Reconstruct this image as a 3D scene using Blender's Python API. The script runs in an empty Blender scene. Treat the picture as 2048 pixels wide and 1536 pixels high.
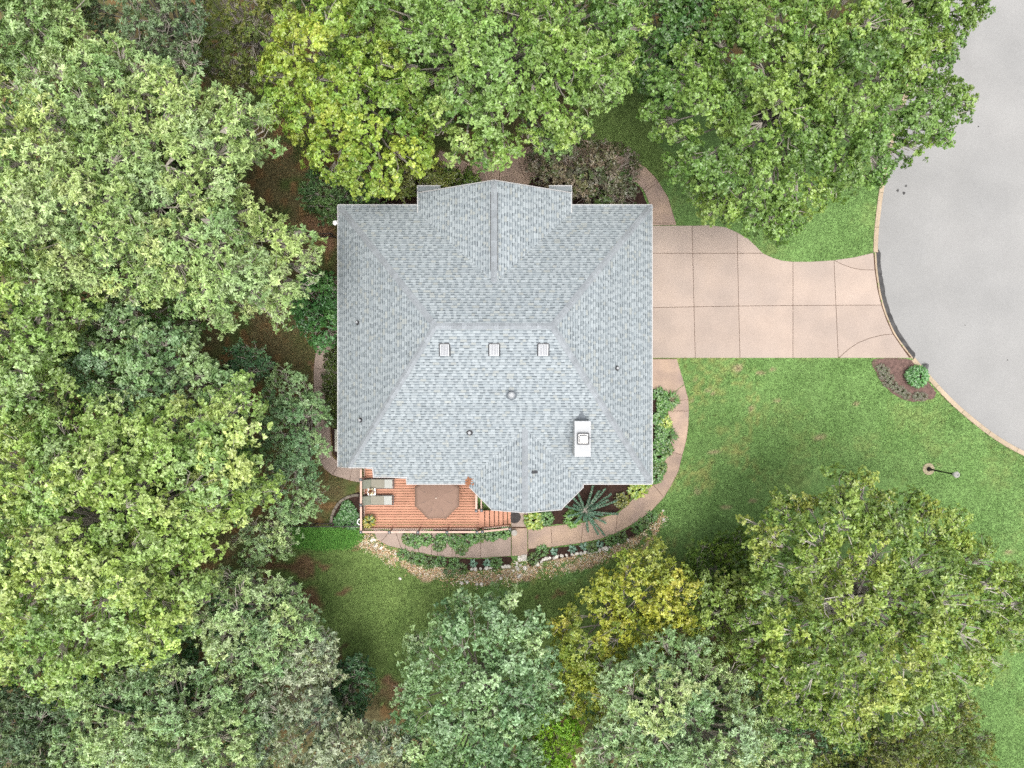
import bpy, bmesh, math, random
import numpy as np
from mathutils import Vector

random.seed(7)
RNG = np.random.default_rng(11)
SC = bpy.context.scene
COL = SC.collection

# ------------------------------------------------------------------ camera
CAM_H = 40.0          # drone height, looking straight down
FPX = 1447.0          # focal length in pixels of the 2048 px wide photograph
cd = bpy.data.cameras.new('camera')
cd.sensor_width = 36.0
cd.lens = 36.0 * FPX / 2048.0
cd.clip_end = 2000.0
cam = bpy.data.objects.new('camera', cd)
cam.location = (0, 0, CAM_H)
COL.objects.link(cam)
SC.camera = cam

# ------------------------------------------------------------------ light: bright overcast
SUN_EL, SUN_AZ = math.radians(80), math.radians(160)      # azimuth clockwise from north (+Y)
w = bpy.data.worlds.new('World')
SC.world = w
w.use_nodes = True
nt = w.node_tree
sky = nt.nodes.new('ShaderNodeTexSky')
sky.sky_type = 'NISHITA'
sky.sun_disc = False
sky.sun_elevation = SUN_EL
sky.sun_rotation = SUN_AZ
sky.air_density = 1.0
sky.dust_density = 6.0
sky.ozone_density = 1.0
hs = nt.nodes.new('ShaderNodeHueSaturation')              # cloud cover: nearly white sky
hs.inputs['Saturation'].default_value = 0.22
nt.links.new(sky.outputs[0], hs.inputs['Color'])
bg = nt.nodes['Background']
bg.inputs['Strength'].default_value = 0.15
nt.links.new(hs.outputs[0], bg.inputs['Color'])
sd = bpy.data.lights.new('sun', 'SUN')
sd.energy = 1.2
sd.angle = math.radians(32)
sd.color = (1.0, 0.96, 0.9)
sun = bpy.data.objects.new('sun', sd)
sdir = Vector((math.sin(SUN_AZ) * math.cos(SUN_EL), math.cos(SUN_AZ) * math.cos(SUN_EL), math.sin(SUN_EL)))
sun.rotation_euler = sdir.to_track_quat('Z', 'Y').to_euler()
sun.location = sdir * 60
COL.objects.link(sun)
SC.view_settings.view_transform = 'Standard'
SC.view_settings.look = 'None'
SC.view_settings.gamma = 1.0
SC.view_settings.use_curve_mapping = False
SC.view_settings.exposure = 1.15
SC.cycles.max_bounces = 6
SC.cycles.use_adaptive_sampling = False
SC.cycles.sample_clamp_indirect = 4.0
SC.cycles.use_denoising = False
SC.cycles.denoiser = 'OPENIMAGEDENOISE'
SC.cycles.denoising_input_passes = 'RGB_ALBEDO_NORMAL'
SC.cycles.denoising_prefilter = 'ACCURATE'

# ------------------------------------------------------------------ helpers
def P(px, py, z=0.0):
    d = (CAM_H - z) / FPX
    return Vector(((px - 1024) * d, (768 - py) * d, z))

def lin(c):
    c = c / 255.0
    return c / 12.92 if c <= 0.04045 else ((c + 0.055) / 1.055) ** 2.4

def C(r, g, b, k=0.37):
    return (lin(r) * k, lin(g) * k, lin(b) * k)

MATS = {}
def mat(name, col, rough=0.8, var=0.25, scale=6.0, fine=0.0, fscale=90.0, bump=0.0, spec=0.3, objvar=0.0, metal=0.0, col2=None, col2scale=1.2):
    if name in MATS:
        return MATS[name]
    m = bpy.data.materials.new(name)
    m.use_nodes = True
    t = m.node_tree; n = t.nodes; l = t.links
    b = n['Principled BSDF']
    b.inputs['Roughness'].default_value = rough
    b.inputs['Specular IOR Level'].default_value = spec
    b.inputs['Metallic'].default_value = metal
    tc = n.new('ShaderNodeTexCoord')
    geo = n.new('ShaderNodeNewGeometry')
    def noise(sc, det=4.0):
        x = n.new('ShaderNodeTexNoise'); x.inputs['Scale'].default_value = sc; x.inputs['Detail'].default_value = det
        l.new(geo.outputs['Position'], x.inputs['Vector']); return x
    def rng(src, lo, hi):
        x = n.new('ShaderNodeMapRange'); x.inputs['From Min'].default_value = 0.3; x.inputs['From Max'].default_value = 0.7
        x.inputs['To Min'].default_value = lo; x.inputs['To Max'].default_value = hi
        l.new(src, x.inputs['Value']); return x.outputs[0]
    rgb = n.new('ShaderNodeRGB'); rgb.outputs[0].default_value = (*col, 1)
    cur = rgb.outputs[0]
    if col2 is not None:
        mx = n.new('ShaderNodeMix'); mx.data_type = 'RGBA'
        l.new(rng(noise(col2scale).outputs[0], 0, 1), mx.inputs[0])
        l.new(cur, mx.inputs[6]); mx.inputs[7].default_value = (*col2, 1)
        cur = mx.outputs[2]
    def mul(cur, fac):
        v = n.new('ShaderNodeVectorMath'); v.operation = 'SCALE'
        l.new(cur, v.inputs[0]); l.new(fac, v.inputs['Scale']); return v.outputs[0]
    if var:
        cur = mul(cur, rng(noise(scale).outputs[0], 1 - var, 1 + var))
    if fine:
        cur = mul(cur, rng(noise(fscale, 2.0).outputs[0], 1 - fine, 1 + fine))
    if objvar:
        oi = n.new('ShaderNodeObjectInfo')
        x = n.new('ShaderNodeMapRange'); x.inputs['To Min'].default_value = 1 - objvar; x.inputs['To Max'].default_value = 1 + objvar
        l.new(oi.outputs['Random'], x.inputs['Value']); cur = mul(cur, x.outputs[0])
    l.new(cur, b.inputs['Base Color'])
    if bump:
        bp = n.new('ShaderNodeBump'); bp.inputs['Strength'].default_value = bump; bp.inputs['Distance'].default_value = 0.02
        l.new(noise(fscale, 3.0).outputs[0], bp.inputs['Height']); l.new(bp.outputs[0], b.inputs['Normal'])
    MATS[name] = m
    return m

def mat_attr(name, rough=0.6, spec=0.3, trans=0.0, var=0.0, scale=30.0, bump=0.0):
    """colour comes from the point attribute 'Col'"""
    if name in MATS:
        return MATS[name]
    m = bpy.data.materials.new(name)
    m.use_nodes = True
    t = m.node_tree; n = t.nodes; l = t.links
    b = n['Principled BSDF']
    b.inputs['Roughness'].default_value = rough
    b.inputs['Specular IOR Level'].default_value = spec
    a = n.new('ShaderNodeAttribute'); a.attribute_name = 'Col'
    cur = a.outputs['Color']
    geo = n.new('ShaderNodeNewGeometry')
    if var:
        for sc_, amt in ((scale, var), (scale * 0.22, var * 0.6)):
            x = n.new('ShaderNodeTexNoise'); x.inputs['Scale'].default_value = sc_; x.inputs['Detail'].default_value = 5
            l.new(geo.outputs['Position'], x.inputs['Vector'])
            r = n.new('ShaderNodeMapRange'); r.inputs['From Min'].default_value = 0.3; r.inputs['From Max'].default_value = 0.7
            r.inputs['To Min'].default_value = 1 - amt; r.inputs['To Max'].default_value = 1 + amt
            l.new(x.outputs[0], r.inputs['Value'])
            v = n.new('ShaderNodeVectorMath'); v.operation = 'SCALE'
            l.new(cur, v.inputs[0]); l.new(r.outputs[0], v.inputs['Scale']); cur = v.outputs[0]
    l.new(cur, b.inputs['Base Color'])
    if bump:
        x = n.new('ShaderNodeTexNoise'); x.inputs['Scale'].default_value = scale; x.inputs['Detail'].default_value = 4
        l.new(geo.outputs['Position'], x.inputs['Vector'])
        bp = n.new('ShaderNodeBump'); bp.inputs['Strength'].default_value = bump; bp.inputs['Distance'].default_value = 0.04
        l.new(x.outputs[0], bp.inputs['Height']); l.new(bp.outputs[0], b.inputs['Normal'])
    if trans:
        tr = n.new('ShaderNodeBsdfTranslucent')
        g = n.new('ShaderNodeVectorMath'); g.operation = 'MULTIPLY'; g.inputs[1].default_value = (1.25, 1.2, 0.5)
        l.new(cur, g.inputs[0]); l.new(g.outputs[0], tr.inputs['Color'])
        mx = n.new('ShaderNodeMixShader'); mx.inputs[0].default_value = trans
        l.new(b.outputs[0], mx.inputs[1]); l.new(tr.outputs[0], mx.inputs[2])
        l.new(mx.outputs[0], n['Material Output'].inputs['Surface'])
    MATS[name] = m
    return m

def tag(o, label=None, cat=None, group=None, kind=None):
    if label: o['label'] = label
    if cat: o['category'] = cat
    if group: o['group'] = group
    if kind: o['kind'] = kind
    return o

def empty(name, loc=(0, 0, 0)):
    o = bpy.data.objects.new(name, None)
    o.location = loc; o.empty_display_size = 0.3
    COL.objects.link(o)
    return o

def link(name, me, parent=None, m=None):
    """vertices are in world space; the child keeps them whatever its parent's place is"""
    o = bpy.data.objects.new(name, me)
    if m is not None:
        me.materials.append(m)
    COL.objects.link(o)
    if parent is not None:
        o.parent = parent
        off = Vector((0, 0, 0)); q = parent
        while q is not None:
            off += q.location; q = q.parent
        o.location = -off
    return o

class MB:
    def __init__(s):
        s.v = []; s.f = []
    def add(s, vs, fs):
        k = len(s.v)
        s.v += [tuple(q) for q in vs]
        s.f += [tuple(i + k for i in f) for f in fs]
        return s
    def box(s, c, d, rz=0.0, tilt=None):
        cx, cy, cz = c; hx, hy, hz = d[0] / 2, d[1] / 2, d[2] / 2
        vs = []
        for x, y, z in ((-1,-1,-1),(1,-1,-1),(1,1,-1),(-1,1,-1),(-1,-1,1),(1,-1,1),(1,1,1),(-1,1,1)):
            p = Vector((x * hx, y * hy, z * hz))
            if tilt: p.rotate(tilt)
            if rz:
                a, b = p.x, p.y
                p.x = a * math.cos(rz) - b * math.sin(rz); p.y = a * math.sin(rz) + b * math.cos(rz)
            vs.append((p.x + cx, p.y + cy, p.z + cz))
        return s.add(vs, ((0,3,2,1),(4,5,6,7),(0,1,5,4),(1,2,6,5),(2,3,7,6),(3,0,4,7)))
    def bar(s, a, b, wd, h):
        """box beam from a to b, width wd (horizontal), height h"""
        a = Vector(a); b = Vector(b); d = (b - a)
        dn = d.normalized()
        side = dn.cross(Vector((0, 0, 1)))
        side = side.normalized() if side.length > 1e-6 else Vector((1, 0, 0))
        up = side.cross(dn).normalized()
        vs = []
        for p in (a, b):
            for sx, sz in ((-1,-1),(1,-1),(1,1),(-1,1)):
                vs.append(p + side * (sx * wd / 2) + up * (sz * h / 2))
        return s.add(vs, ((0,1,2,3),(7,6,5,4),(0,4,5,1),(1,5,6,2),(2,6,7,3),(3,7,4,0)))
    def tube(s, pts, rad, n=6, caps=True):
        pts = [Vector(p) for p in pts]
        rad = rad if hasattr(rad, '__len__') else [rad] * len(pts)
        vs = []; fs = []
        for i, p in enumerate(pts):
            d = (pts[min(i + 1, len(pts) - 1)] - pts[max(i - 1, 0)]).normalized()
            ref = Vector((0, 0, 1)) if abs(d.z) < 0.9 else Vector((1, 0, 0))
            a = d.cross(ref).normalized(); b = d.cross(a).normalized()
            for k in range(n):
                t = 2 * math.pi * k / n
                vs.append(p + (a * math.cos(t) + b * math.sin(t)) * rad[i])
        for i in range(len(pts) - 1):
            for k in range(n):
                q = (k + 1) % n
                fs.append((i * n + k, i * n + q, (i + 1) * n + q, (i + 1) * n + k))
        if caps:
            fs.append(tuple(range(n - 1, -1, -1))); fs.append(tuple((len(pts) - 1) * n + k for k in range(n)))
        return s.add(vs, fs)
    def lathe(s, c, prof, n=16, rot=0.0):
        """prof: list of (radius, z)"""
        vs = []; fs = []
        for r, z in prof:
            for k in range(n):
                t = 2 * math.pi * k / n + rot
                vs.append((c[0] + r * math.cos(t), c[1] + r * math.sin(t), c[2] + z))
        for i in range(len(prof) - 1):
            for k in range(n):
                q = (k + 1) % n
                fs.append((i * n + k, i * n + q, (i + 1) * n + q, (i + 1) * n + k))
        fs.append(tuple(range(n - 1, -1, -1))); fs.append(tuple((len(prof) - 1) * n + k for k in range(n)))
        return s.add(vs, fs)
    def prism(s, pts, z0, z1, bev=0.0):
        """polygon extruded; bev = chamfer round the top"""
        pts = [(p[0], p[1]) for p in pts]
        ar = sum(pts[i][0] * pts[(i + 1) % len(pts)][1] - pts[(i + 1) % len(pts)][0] * pts[i][1] for i in range(len(pts)))
        if ar < 0: pts = pts[::-1]
        n = len(pts)
        if bev:
            ins = inset(pts, bev)
            vs = [(*p, z0) for p in pts] + [(*p, z1 - bev * 0.6) for p in pts] + [(*p, z1) for p in ins]
            fs = [tuple(range(n - 1, -1, -1)), tuple(2 * n + i for i in range(n))]
            for r in (0, n):
                for i in range(n):
                    j = (i + 1) % n
                    fs.append((r + i, r + j, r + n + j, r + n + i))
        else:
            vs = [(*p, z0) for p in pts] + [(*p, z1) for p in pts]
            fs = [tuple(range(n - 1, -1, -1)), tuple(n + i for i in range(n))]
            for i in range(n):
                j = (i + 1) % n
                fs.append((i, j, n + j, n + i))
        return s.add(vs, fs)
    def build(s, name, m=None, parent=None, smooth=False):
        me = bpy.data.meshes.new(name)
        me.from_pydata(s.v, [], s.f)
        me.update()
        if smooth:
            me.polygons.foreach_set('use_smooth', [True] * len(me.polygons))
        return link(name, me, parent, m)

def inset(pts, d):
    """shrink a counter-clockwise polygon by d"""
    n = len(pts); out = []
    for i in range(n):
        a, b, c = pts[i - 1], pts[i], pts[(i + 1) % n]
        e1 = Vector((b[0] - a[0], b[1] - a[1])); e2 = Vector((c[0] - b[0], c[1] - b[1]))
        if e1.length < 1e-7 or e2.length < 1e-7:
            out.append((b[0], b[1])); continue
        n1 = Vector((-e1.y, e1.x)).normalized(); n2 = Vector((-e2.y, e2.x)).normalized()
        m = n1 + n2
        k = m.length_squared
        if k < 0.2:
            m = n1; k = 1.0; f = d
        else:
            f = 2 * d / k
        out.append((b[0] + m.x * f, b[1] + m.y * f))
    return out

def ccw(pts):
    pts = [(p[0], p[1]) for p in pts]
    ar = sum(pts[i][0] * pts[(i + 1) % len(pts)][1] - pts[(i + 1) % len(pts)][0] * pts[i][1] for i in range(len(pts)))
    return pts if ar > 0 else pts[::-1]

def spline(pts, step=0.25, closed=False):
    """Catmull-Rom through 2-D points"""
    pts = [Vector((p[0], p[1])) for p in pts]
    n = len(pts); out = []
    for i in range(n if closed else n - 1):
        if closed:
            p0, p1, p2, p3 = pts[i - 1], pts[i], pts[(i + 1) % n], pts[(i + 2) % n]
        else:
            p0, p1, p2, p3 = pts[max(i - 1, 0)], pts[i], pts[i + 1], pts[min(i + 2, n - 1)]
        k = max(1, int((p2 - p1).length / step))
        for j in range(k):
            t = j / k
            out.append(0.5 * ((2 * p1) + (p2 - p0) * t + (2 * p0 - 5 * p1 + 4 * p2 - p3) * t * t + (3 * p1 - p0 - 3 * p2 + p3) * t ** 3))
    if not closed: out.append(pts[-1])
    return [(p.x, p.y) for p in out]

def np_inside(x, y, poly):
    r = np.zeros(x.shape, bool)
    n = len(poly)
    for i in range(n):
        x1, y1 = poly[i]; x2, y2 = poly[(i + 1) % n]
        if y1 == y2: continue
        c = ((y1 > y) != (y2 > y)) & (x < (x2 - x1) * (y - y1) / (y2 - y1) + x1)
        r ^= c
    return r

def np_edge_dist(x, y, poly):
    d = np.full(x.shape, 1e9)
    n = len(poly)
    for i in range(n):
        x1, y1 = poly[i]; x2, y2 = poly[(i + 1) % n]
        dx, dy = x2 - x1, y2 - y1
        L = dx * dx + dy * dy + 1e-9
        t = np.clip(((x - x1) * dx + (y - y1) * dy) / L, 0, 1)
        d = np.minimum(d, np.hypot(x - x1 - t * dx, y - y1 - t * dy))
    return d

_NG = RNG.random((256, 256))
def vnoise(x, y, s):
    """smooth value noise 0..1"""
    u = x * s + 1000.3; v = y * s + 1000.7
    i = np.floor(u).astype(int); j = np.floor(v).astype(int)
    f = u - i; g = v - j
    f = f * f * (3 - 2 * f); g = g * g * (3 - 2 * g)
    a = _NG[i % 256, j % 256]; b = _NG[(i + 1) % 256, j % 256]
    c = _NG[i % 256, (j + 1) % 256]; d = _NG[(i + 1) % 256, (j + 1) % 256]
    return (a * (1 - f) + b * f) * (1 - g) + (c * (1 - f) + d * f) * g

def np_mesh(name, verts, faces, col=None, m=None, parent=None, smooth=False):
    """fast mesh: verts (N,3), faces (M,k) of constant k, col (N,3)"""
    me = bpy.data.meshes.new(name)
    N = len(verts); M, k = faces.shape
    me.vertices.add(N); me.vertices.foreach_set('co', np.ascontiguousarray(verts, np.float32).ravel())
    me.loops.add(M * k); me.loops.foreach_set('vertex_index', np.ascontiguousarray(faces, np.int32).ravel())
    me.polygons.add(M)
    me.polygons.foreach_set('loop_start', np.arange(0, M * k, k, dtype=np.int32))
    me.polygons.foreach_set('loop_total', np.full(M, k, np.int32))
    if smooth:
        me.polygons.foreach_set('use_smooth', np.ones(M, bool))
    if col is not None:
        at = me.attributes.new('Col', 'FLOAT_COLOR', 'POINT')
        c4 = np.ones((N, 4), np.float32); c4[:, :3] = col
        at.data.foreach_set('color', c4.ravel())
    me.update(calc_edges=True)
    return link(name, me, parent, m)

# ------------------------------------------------------------------ materials
M_white = mat('white_paint', (0.80, 0.80, 0.79), 0.45, 0.05, 3, spec=0.4)
M_cream = mat('cream_metal', (0.36, 0.35, 0.30), 0.45, 0.06, 5)
M_siding = mat('siding', (0.55, 0.54, 0.51), 0.7, 0.06, 3)
M_black = mat('black_metal', (0.012, 0.012, 0.013), 0.45, 0.2, 8)
M_dark = mat('dark_plastic', (0.035, 0.036, 0.04), 0.5, 0.2, 8)
M_grey = mat('grey_metal', (0.10, 0.115, 0.13), 0.4, 0.15, 10)
M_pale = mat('pale_metal', (0.2, 0.21, 0.22), 0.4, 0.1, 10)
M_glass = mat('window_glass', (0.02, 0.025, 0.03), 0.08, 0.0, spec=0.8)
M_drive = mat('driveway_concrete', C(222, 201, 186, .39), 0.9, 0.05, 0.9, fine=0.16, fscale=38, bump=0.15, objvar=0.06, col2=C(210, 192, 180, .39), col2scale=0.5)
M_walk = mat('walkway_concrete', C(204, 177, 155, .51), 0.9, 0.10, 1.6, fine=0.20, fscale=42, bump=0.15, objvar=0.06, col2=C(176, 154, 142, .5), col2scale=0.9)
M_stepslab = mat('grey_walkway_concrete', C(188, 168, 156, .5), 0.9, 0.10, 1.6, fine=0.18, fscale=42, bump=0.15, objvar=0.07)
M_kerb = mat('kerb_concrete', C(226, 204, 176), 0.9, 0.12, 2.0, fine=0.12, fscale=40, objvar=0.04)
M_road = mat('road_asphalt', C(200, 199, 197), 0.95, 0.05, 0.5, fine=0.12, fscale=30, bump=0.1, col2=C(186, 186, 185), col2scale=0.16)
M_tar = mat('tar', C(96, 95, 95), 0.9, 0.45, 3.0, fine=0.3, fscale=40)
M_mulch = mat('mulch', C(78, 55, 46), 0.95, 0.35, 6, fine=0.55, fscale=40, bump=0.6)
M_mulch2 = mat('faded_mulch', C(140, 112, 104), 0.95, 0.3, 6, fine=0.4, fscale=40, bump=0.5)
M_plank = mat('deck_plank', C(214, 157, 130, .56), 0.75, 0.10, 2.5, fine=0.12, fscale=30, objvar=0.10)
M_rail = mat('rail_wood', C(232, 200, 184, .5), 0.7, 0.10, 4, objvar=0.04)
M_bark = mat('bark', C(186, 178, 166, .5), 0.9, 0.2, 4, fine=0.2, fscale=20)
M_rock = mat('limestone', C(226, 220, 210, .62), 0.9, 0.18, 6, fine=0.15, fscale=30, objvar=0.18)
M_stone = mat('edging_stone', C(160, 150, 136), 0.9, 0.2, 6, fine=0.2, fscale=30, objvar=0.15)
M_leaf = mat_attr('leaf', 0.36, 0.55, 0.36)
M_matte_leaf = mat_attr('matte_leaf', 0.45, 0.45, 0.32)
M_ground = mat_attr('ground', 0.95, 0.1, 0.0, 0.34, 20.0, 0.6)
M_blade = mat_attr('grass_blade', 0.6, 0.25, 0.25)
M_shingle = mat_attr('shingle', 0.9, 0.2, 0.0, 0.10, 40.0, 0.0)
M_straw = mat_attr('straw', 0.8, 0.2, 0.0)

# ------------------------------------------------------------------ setting: ground
GZ = 0.12
def W2(pts, z=GZ):
    return [(P(x, y, z).x, P(x, y, z).y) for x, y in pts]

kerb_px = [(1905, -420), (1880, -250), (1868, -100), (1858, 0), (1842, 90), (1818, 170), (1795, 240), (1778, 300), (1770, 340), (1762, 385), (1756, 430), (1752, 470), (1751, 505),
           (1754, 545), (1761, 590), (1772, 628), (1788, 665), (1806, 692), (1826, 718), (1843, 738), (1890, 790), (1932, 829), (1990, 874), (2048, 907), (2120, 935), (2250, 960), (2420, 950), (2600, 930)]
kerb_w = spline(W2(kerb_px), 0.2)
road_poly = kerb_w + [(60, -4), (60, 60), (24, 60)]
i_dw0 = min(range(len(kerb_w)), key=lambda i: (Vector(kerb_w[i]) - Vector(W2([(1751, 505)])[0])).length)
i_dw1 = min(range(len(kerb_w)), key=lambda i: (Vector(kerb_w[i]) - Vector(W2([(1826, 718)])[0])).length)

LAWN = np.array(C(118, 151, 88, .60)); LAWN_D = np.array(C(100, 134, 72, .60)); LAWN_Y = np.array(C(156, 156, 96, .58))
OLIVE = np.array(C(118, 140, 80, .70)); OLIVE_D = np.array(C(98, 122, 66, .70)); DRY = np.array(C(172, 158, 124, .46)); EARTH = np.array(C(158, 122, 98, .46))
FLOOR = np.array(C(116, 108, 76, .52)); FLOOR_D = np.array(C(92, 106, 60, .52)); FLOOR_O = np.array(C(138, 112, 76, .5)); STRAW = np.array(C(204, 180, 150, .56)); MOSS = np.array(C(100, 150, 72, .6))
floor_zones = [[(-3000, -3000), (1120, -3000), (1180, 200), (1060, 300), (900, 380), (700, 420), (690, 900), (770, 930), (770, 1052), (585, 1052), (560, 1090), (540, 1130), (560, 1180), (600, 1230), (680, 1300), (700, 1380), (820, 1400), (850, 1600), (850, 3000), (-3000, 3000)],
               [(1360, 1180), (1500, 1160), (1560, 1380), (1720, 1450), (1750, 3000), (800, 3000), (1000, 1480), (1300, 1380)],
               [(1180, -3000), (1800, -3000), (1720, 40), (1560, 130), (1400, 130), (1290, 60)]]
olive_zones = [[(560, 1050), (730, 1070), (900, 1160), (1100, 1170), (1300, 1090), (1340, 1100), (1380, 1260), (1100, 1450), (780, 1460), (640, 1320), (540, 1180)],
               [(1120, 160), (1260, 150), (1330, 240), (1330, 330), (1300, 350), (1180, 320), (1080, 300)]]
earth_spots = [(600, 1135, 26, 18), (622, 1205, 30, 34), (560, 1130, 30, 14), (1074, 1194, 9, 8), (1090, 1216, 8, 5), (1530, 1085, 34, 12), (1560, 1100, 20, 8), (690, 1180, 14, 8), (640, 455, 26, 22), (655, 490, 22, 26), (632, 735, 7, 9), (800, 1390, 40, 20),
               (640, 1120, 18, 8), (712, 1100, 16, 6), (565, 300, 25, 16), (1120, 1190, 14, 6), (790, 1370, 24, 10)]
dry_spots = [(1416, 784, 7, 5), (1425, 789, 6, 5), (1478, 740, 14, 7), (1520, 748, 12, 6), (1545, 740, 9, 5), (1560, 800, 10, 5), (1712, 806, 6, 8), (1390, 760, 5, 3), (1385, 800, 5, 4), (1500, 820, 12, 6), (1510, 1000, 12, 6),
             (1880, 930, 8, 4), (2015, 1105, 12, 6), (2040, 1225, 20, 9), (1450, 1010, 18, 6), (1395, 985, 14, 7), (1640, 870, 20, 8), (1850, 1330, 24, 9), (1960, 1330, 30, 8), (1475, 735, 18, 7), (1900, 1480, 14, 8), (1430, 905, 16, 6), (1740, 960, 14, 6)]
straw_zone = [(715, 1072), (748, 1070), (762, 1092), (800, 1108), (850, 1124), (900, 1134), (950, 1140), (1010, 1136), (1060, 1128), (1100, 1119), (1150, 1111), (1200, 1101), (1242, 1086), (1290, 1058), (1318, 1034),
              (1332, 1032), (1304, 1068), (1248, 1102), (1180, 1125), (1100, 1145), (1020, 1160), (950, 1164), (880, 1158), (818, 1140), (775, 1120), (742, 1100), (718, 1084)]
moss_zone = [(582, 1057), (722, 1060), (724, 1078), (700, 1092), (640, 1096), (590, 1090)]

def ground_col(x, y):
    """colour of the soil and turf at world x, y (what grows there, not how it is lit)"""
    s = FPX / (CAM_H - GZ)
    px = 1024 + x * s; py = 768 - y * s
    wx = px + (vnoise(x, y, 0.9) - 0.5) * 60 + (vnoise(x, y, 3.1) - 0.5) * 26 + (vnoise(x, y, 9) - 0.5) * 12
    wy = py + (vnoise(x + 50, y, 0.9) - 0.5) * 60 + (vnoise(x + 50, y, 3.1) - 0.5) * 26 + (vnoise(x + 50, y, 9) - 0.5) * 12
    n1 = vnoise(x, y, 0.35)[..., None]; n2 = vnoise(x, y, 1.3)[..., None]; n3 = vnoise(x, y, 5.0)[..., None]
    c = LAWN * (0.90 + 0.2 * n1)
    t = np.clip((n2 * 0.7 + n3 * 0.3 - 0.48) * 3, 0, 1); c = c * (1 - t * 0.5) + LAWN_D * t * 0.5
    t = np.clip((vnoise(x + 9, y + 4, 0.55)[..., None] * 0.6 + n3 * 0.4 - 0.58) * 4, 0, 1)
    yl = ((px < 1520) & (py > 700)).astype(float)[..., None]
    c = c * (1 - t * (0.25 + 0.5 * yl)) + LAWN_Y * t * (0.25 + 0.5 * yl)
    for z in olive_zones:
        m = np_inside(wx, wy, z)[..., None]
        t = np.clip(n2 * 0.6 + n3 * 0.6 - 0.2, 0, 1)
        c = np.where(m, OLIVE * (1 - t) + OLIVE_D * t, c)
    for z in floor_zones:
        m = np_inside(wx, wy, z)[..., None]
        t = np.clip((n2 - 0.35) * 2.2, 0, 1); u = np.clip((vnoise(x + 31, y, 2.2)[..., None] - 0.62) * 5, 0, 1)
        c = np.where(m, (FLOOR * (1 - t) + FLOOR_D * t) * (1 - u) + FLOOR_O * u, c)
    m = np_inside(px + (wx - px) * 0.25, py + (wy - py) * 0.25, moss_zone)[..., None]; c = np.where(m, MOSS * (0.8 + 0.4 * n3), c)
    m = (np_inside(px + (wx - px) * 0.5, py + (wy - py) * 0.5, straw_zone) & (vnoise(x, y, 2.6) * .6 + vnoise(x, y, 6.5) * .4 > .36))[..., None]
    t = np.clip((n3 - 0.3) * 2.5, 0, 1); c = np.where(m, STRAW * (0.75 + 0.25 * t) * (0.8 + 0.3 * n2), c)
    for lst, k, warp in ((earth_spots, EARTH, 0.5), (dry_spots, DRY * 1.15, 0.16)):
        for ax, ay, rx, ry in lst:
            rx, ry = (rx, ry) if warp > .3 else (rx * .7, ry * .7)
            d = ((px + (wx - px) * warp - ax) / rx) ** 2 + ((py + (wy - py) * warp - ay) / ry) ** 2
            t = np.clip(1.3 - d, 0, 1)[..., None] * 0.85
            c = c * (1 - t) + k * t
    return c

def axis(lo, hi, step, far):
    a = list(np.arange(lo, hi + step * 0.5, step)); d = step
    f = a[-1]; r = []
    while f < far:
        d *= 1.5; f += d; r.append(f)
    q = []; f = a[0]; d = step
    while f > -far:
        d *= 1.5; f -= d; q.append(f)
    return np.array(q[::-1] + a + r)
gx, gy = axis(-29.4, 29.4, 0.19, 600), axis(-22, 22, 0.19, 600)
X, Y = np.meshgrid(gx, gy)
xs, ys = X.ravel(), Y.ravel()
inroad = np_inside(xs, ys, road_poly)
zs = np.where(inroad, -0.12, GZ + (vnoise(xs, ys, 0.8) - 0.5) * 0.02)
cols = ground_col(xs, ys)
nx_, ny_ = len(gx), len(gy)
ii = np.arange(nx_ * ny_).reshape(ny_, nx_)
fc = np.stack([ii[:-1, :-1], ii[:-1, 1:], ii[1:, 1:], ii[1:, :-1]], -1).reshape(-1, 4)
tag(np_mesh('ground', np.stack([xs, ys, zs], -1), fc, cols, M_ground, smooth=True), kind='structure')

# road, kerb
road = MB().prism(kerb_w + [(500, -4), (500, 500), (24, 500)], -0.06, 0.02).build('road', M_road)
tag(road, kind='structure')
def offset_line(line, d):
    out = []
    for i, p in enumerate(line):
        a = Vector(line[max(i - 1, 0)]); b = Vector(line[min(i + 1, len(line) - 1)])
        t = (b - a).normalized(); n = Vector((t.y, -t.x))     # to the left when heading north -> flip as needed
        out.append((p[0] + n.x * d, p[1] + n.y * d))
    return out
# heading of kerb_w: north to south then east; road lies on its left-hand side
kin = offset_line(kerb_w, 0.13); kout = offset_line(kerb_w, -0.13)
kroot = empty('kerb'); tag(kroot, kind='structure')
step = 9
i = 0
while i < len(kerb_w) - 1:
    j = min(i + step, len(kerb_w) - 1)
    for cut in (i_dw0, i_dw1):
        if i < cut < j: j = cut
    low = i >= i_dw0 and j <= i_dw1
    poly = ccw(kin[i:j + 1] + kout[i:j + 1][::-1])
    MB().prism(inset(poly, 0.006), -0.05, 0.075 if low else 0.16, 0.02).build('kerb_stone', M_kerb, kroot)
    i = j
tar_a = offset_line(kerb_w, -0.07)[i_dw0 - 1:i_dw1 + 1]; tar_b = offset_line(kerb_w, -0.30)[i_dw0 - 1:i_dw1 + 1]
tar_b = [(p[0] + random.uniform(-.03, .03) + (q[0] - p[0]) * (0.55 if k in (0, len(tar_b) - 1) else 0), p[1] + random.uniform(-.03, .03)) for k, (p, q) in enumerate(zip(tar_b, tar_a))]
MB().prism(ccw(tar_a + tar_b[::-1]), 0.0, 0.083).build('tar_patch', M_tar, road)
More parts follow.
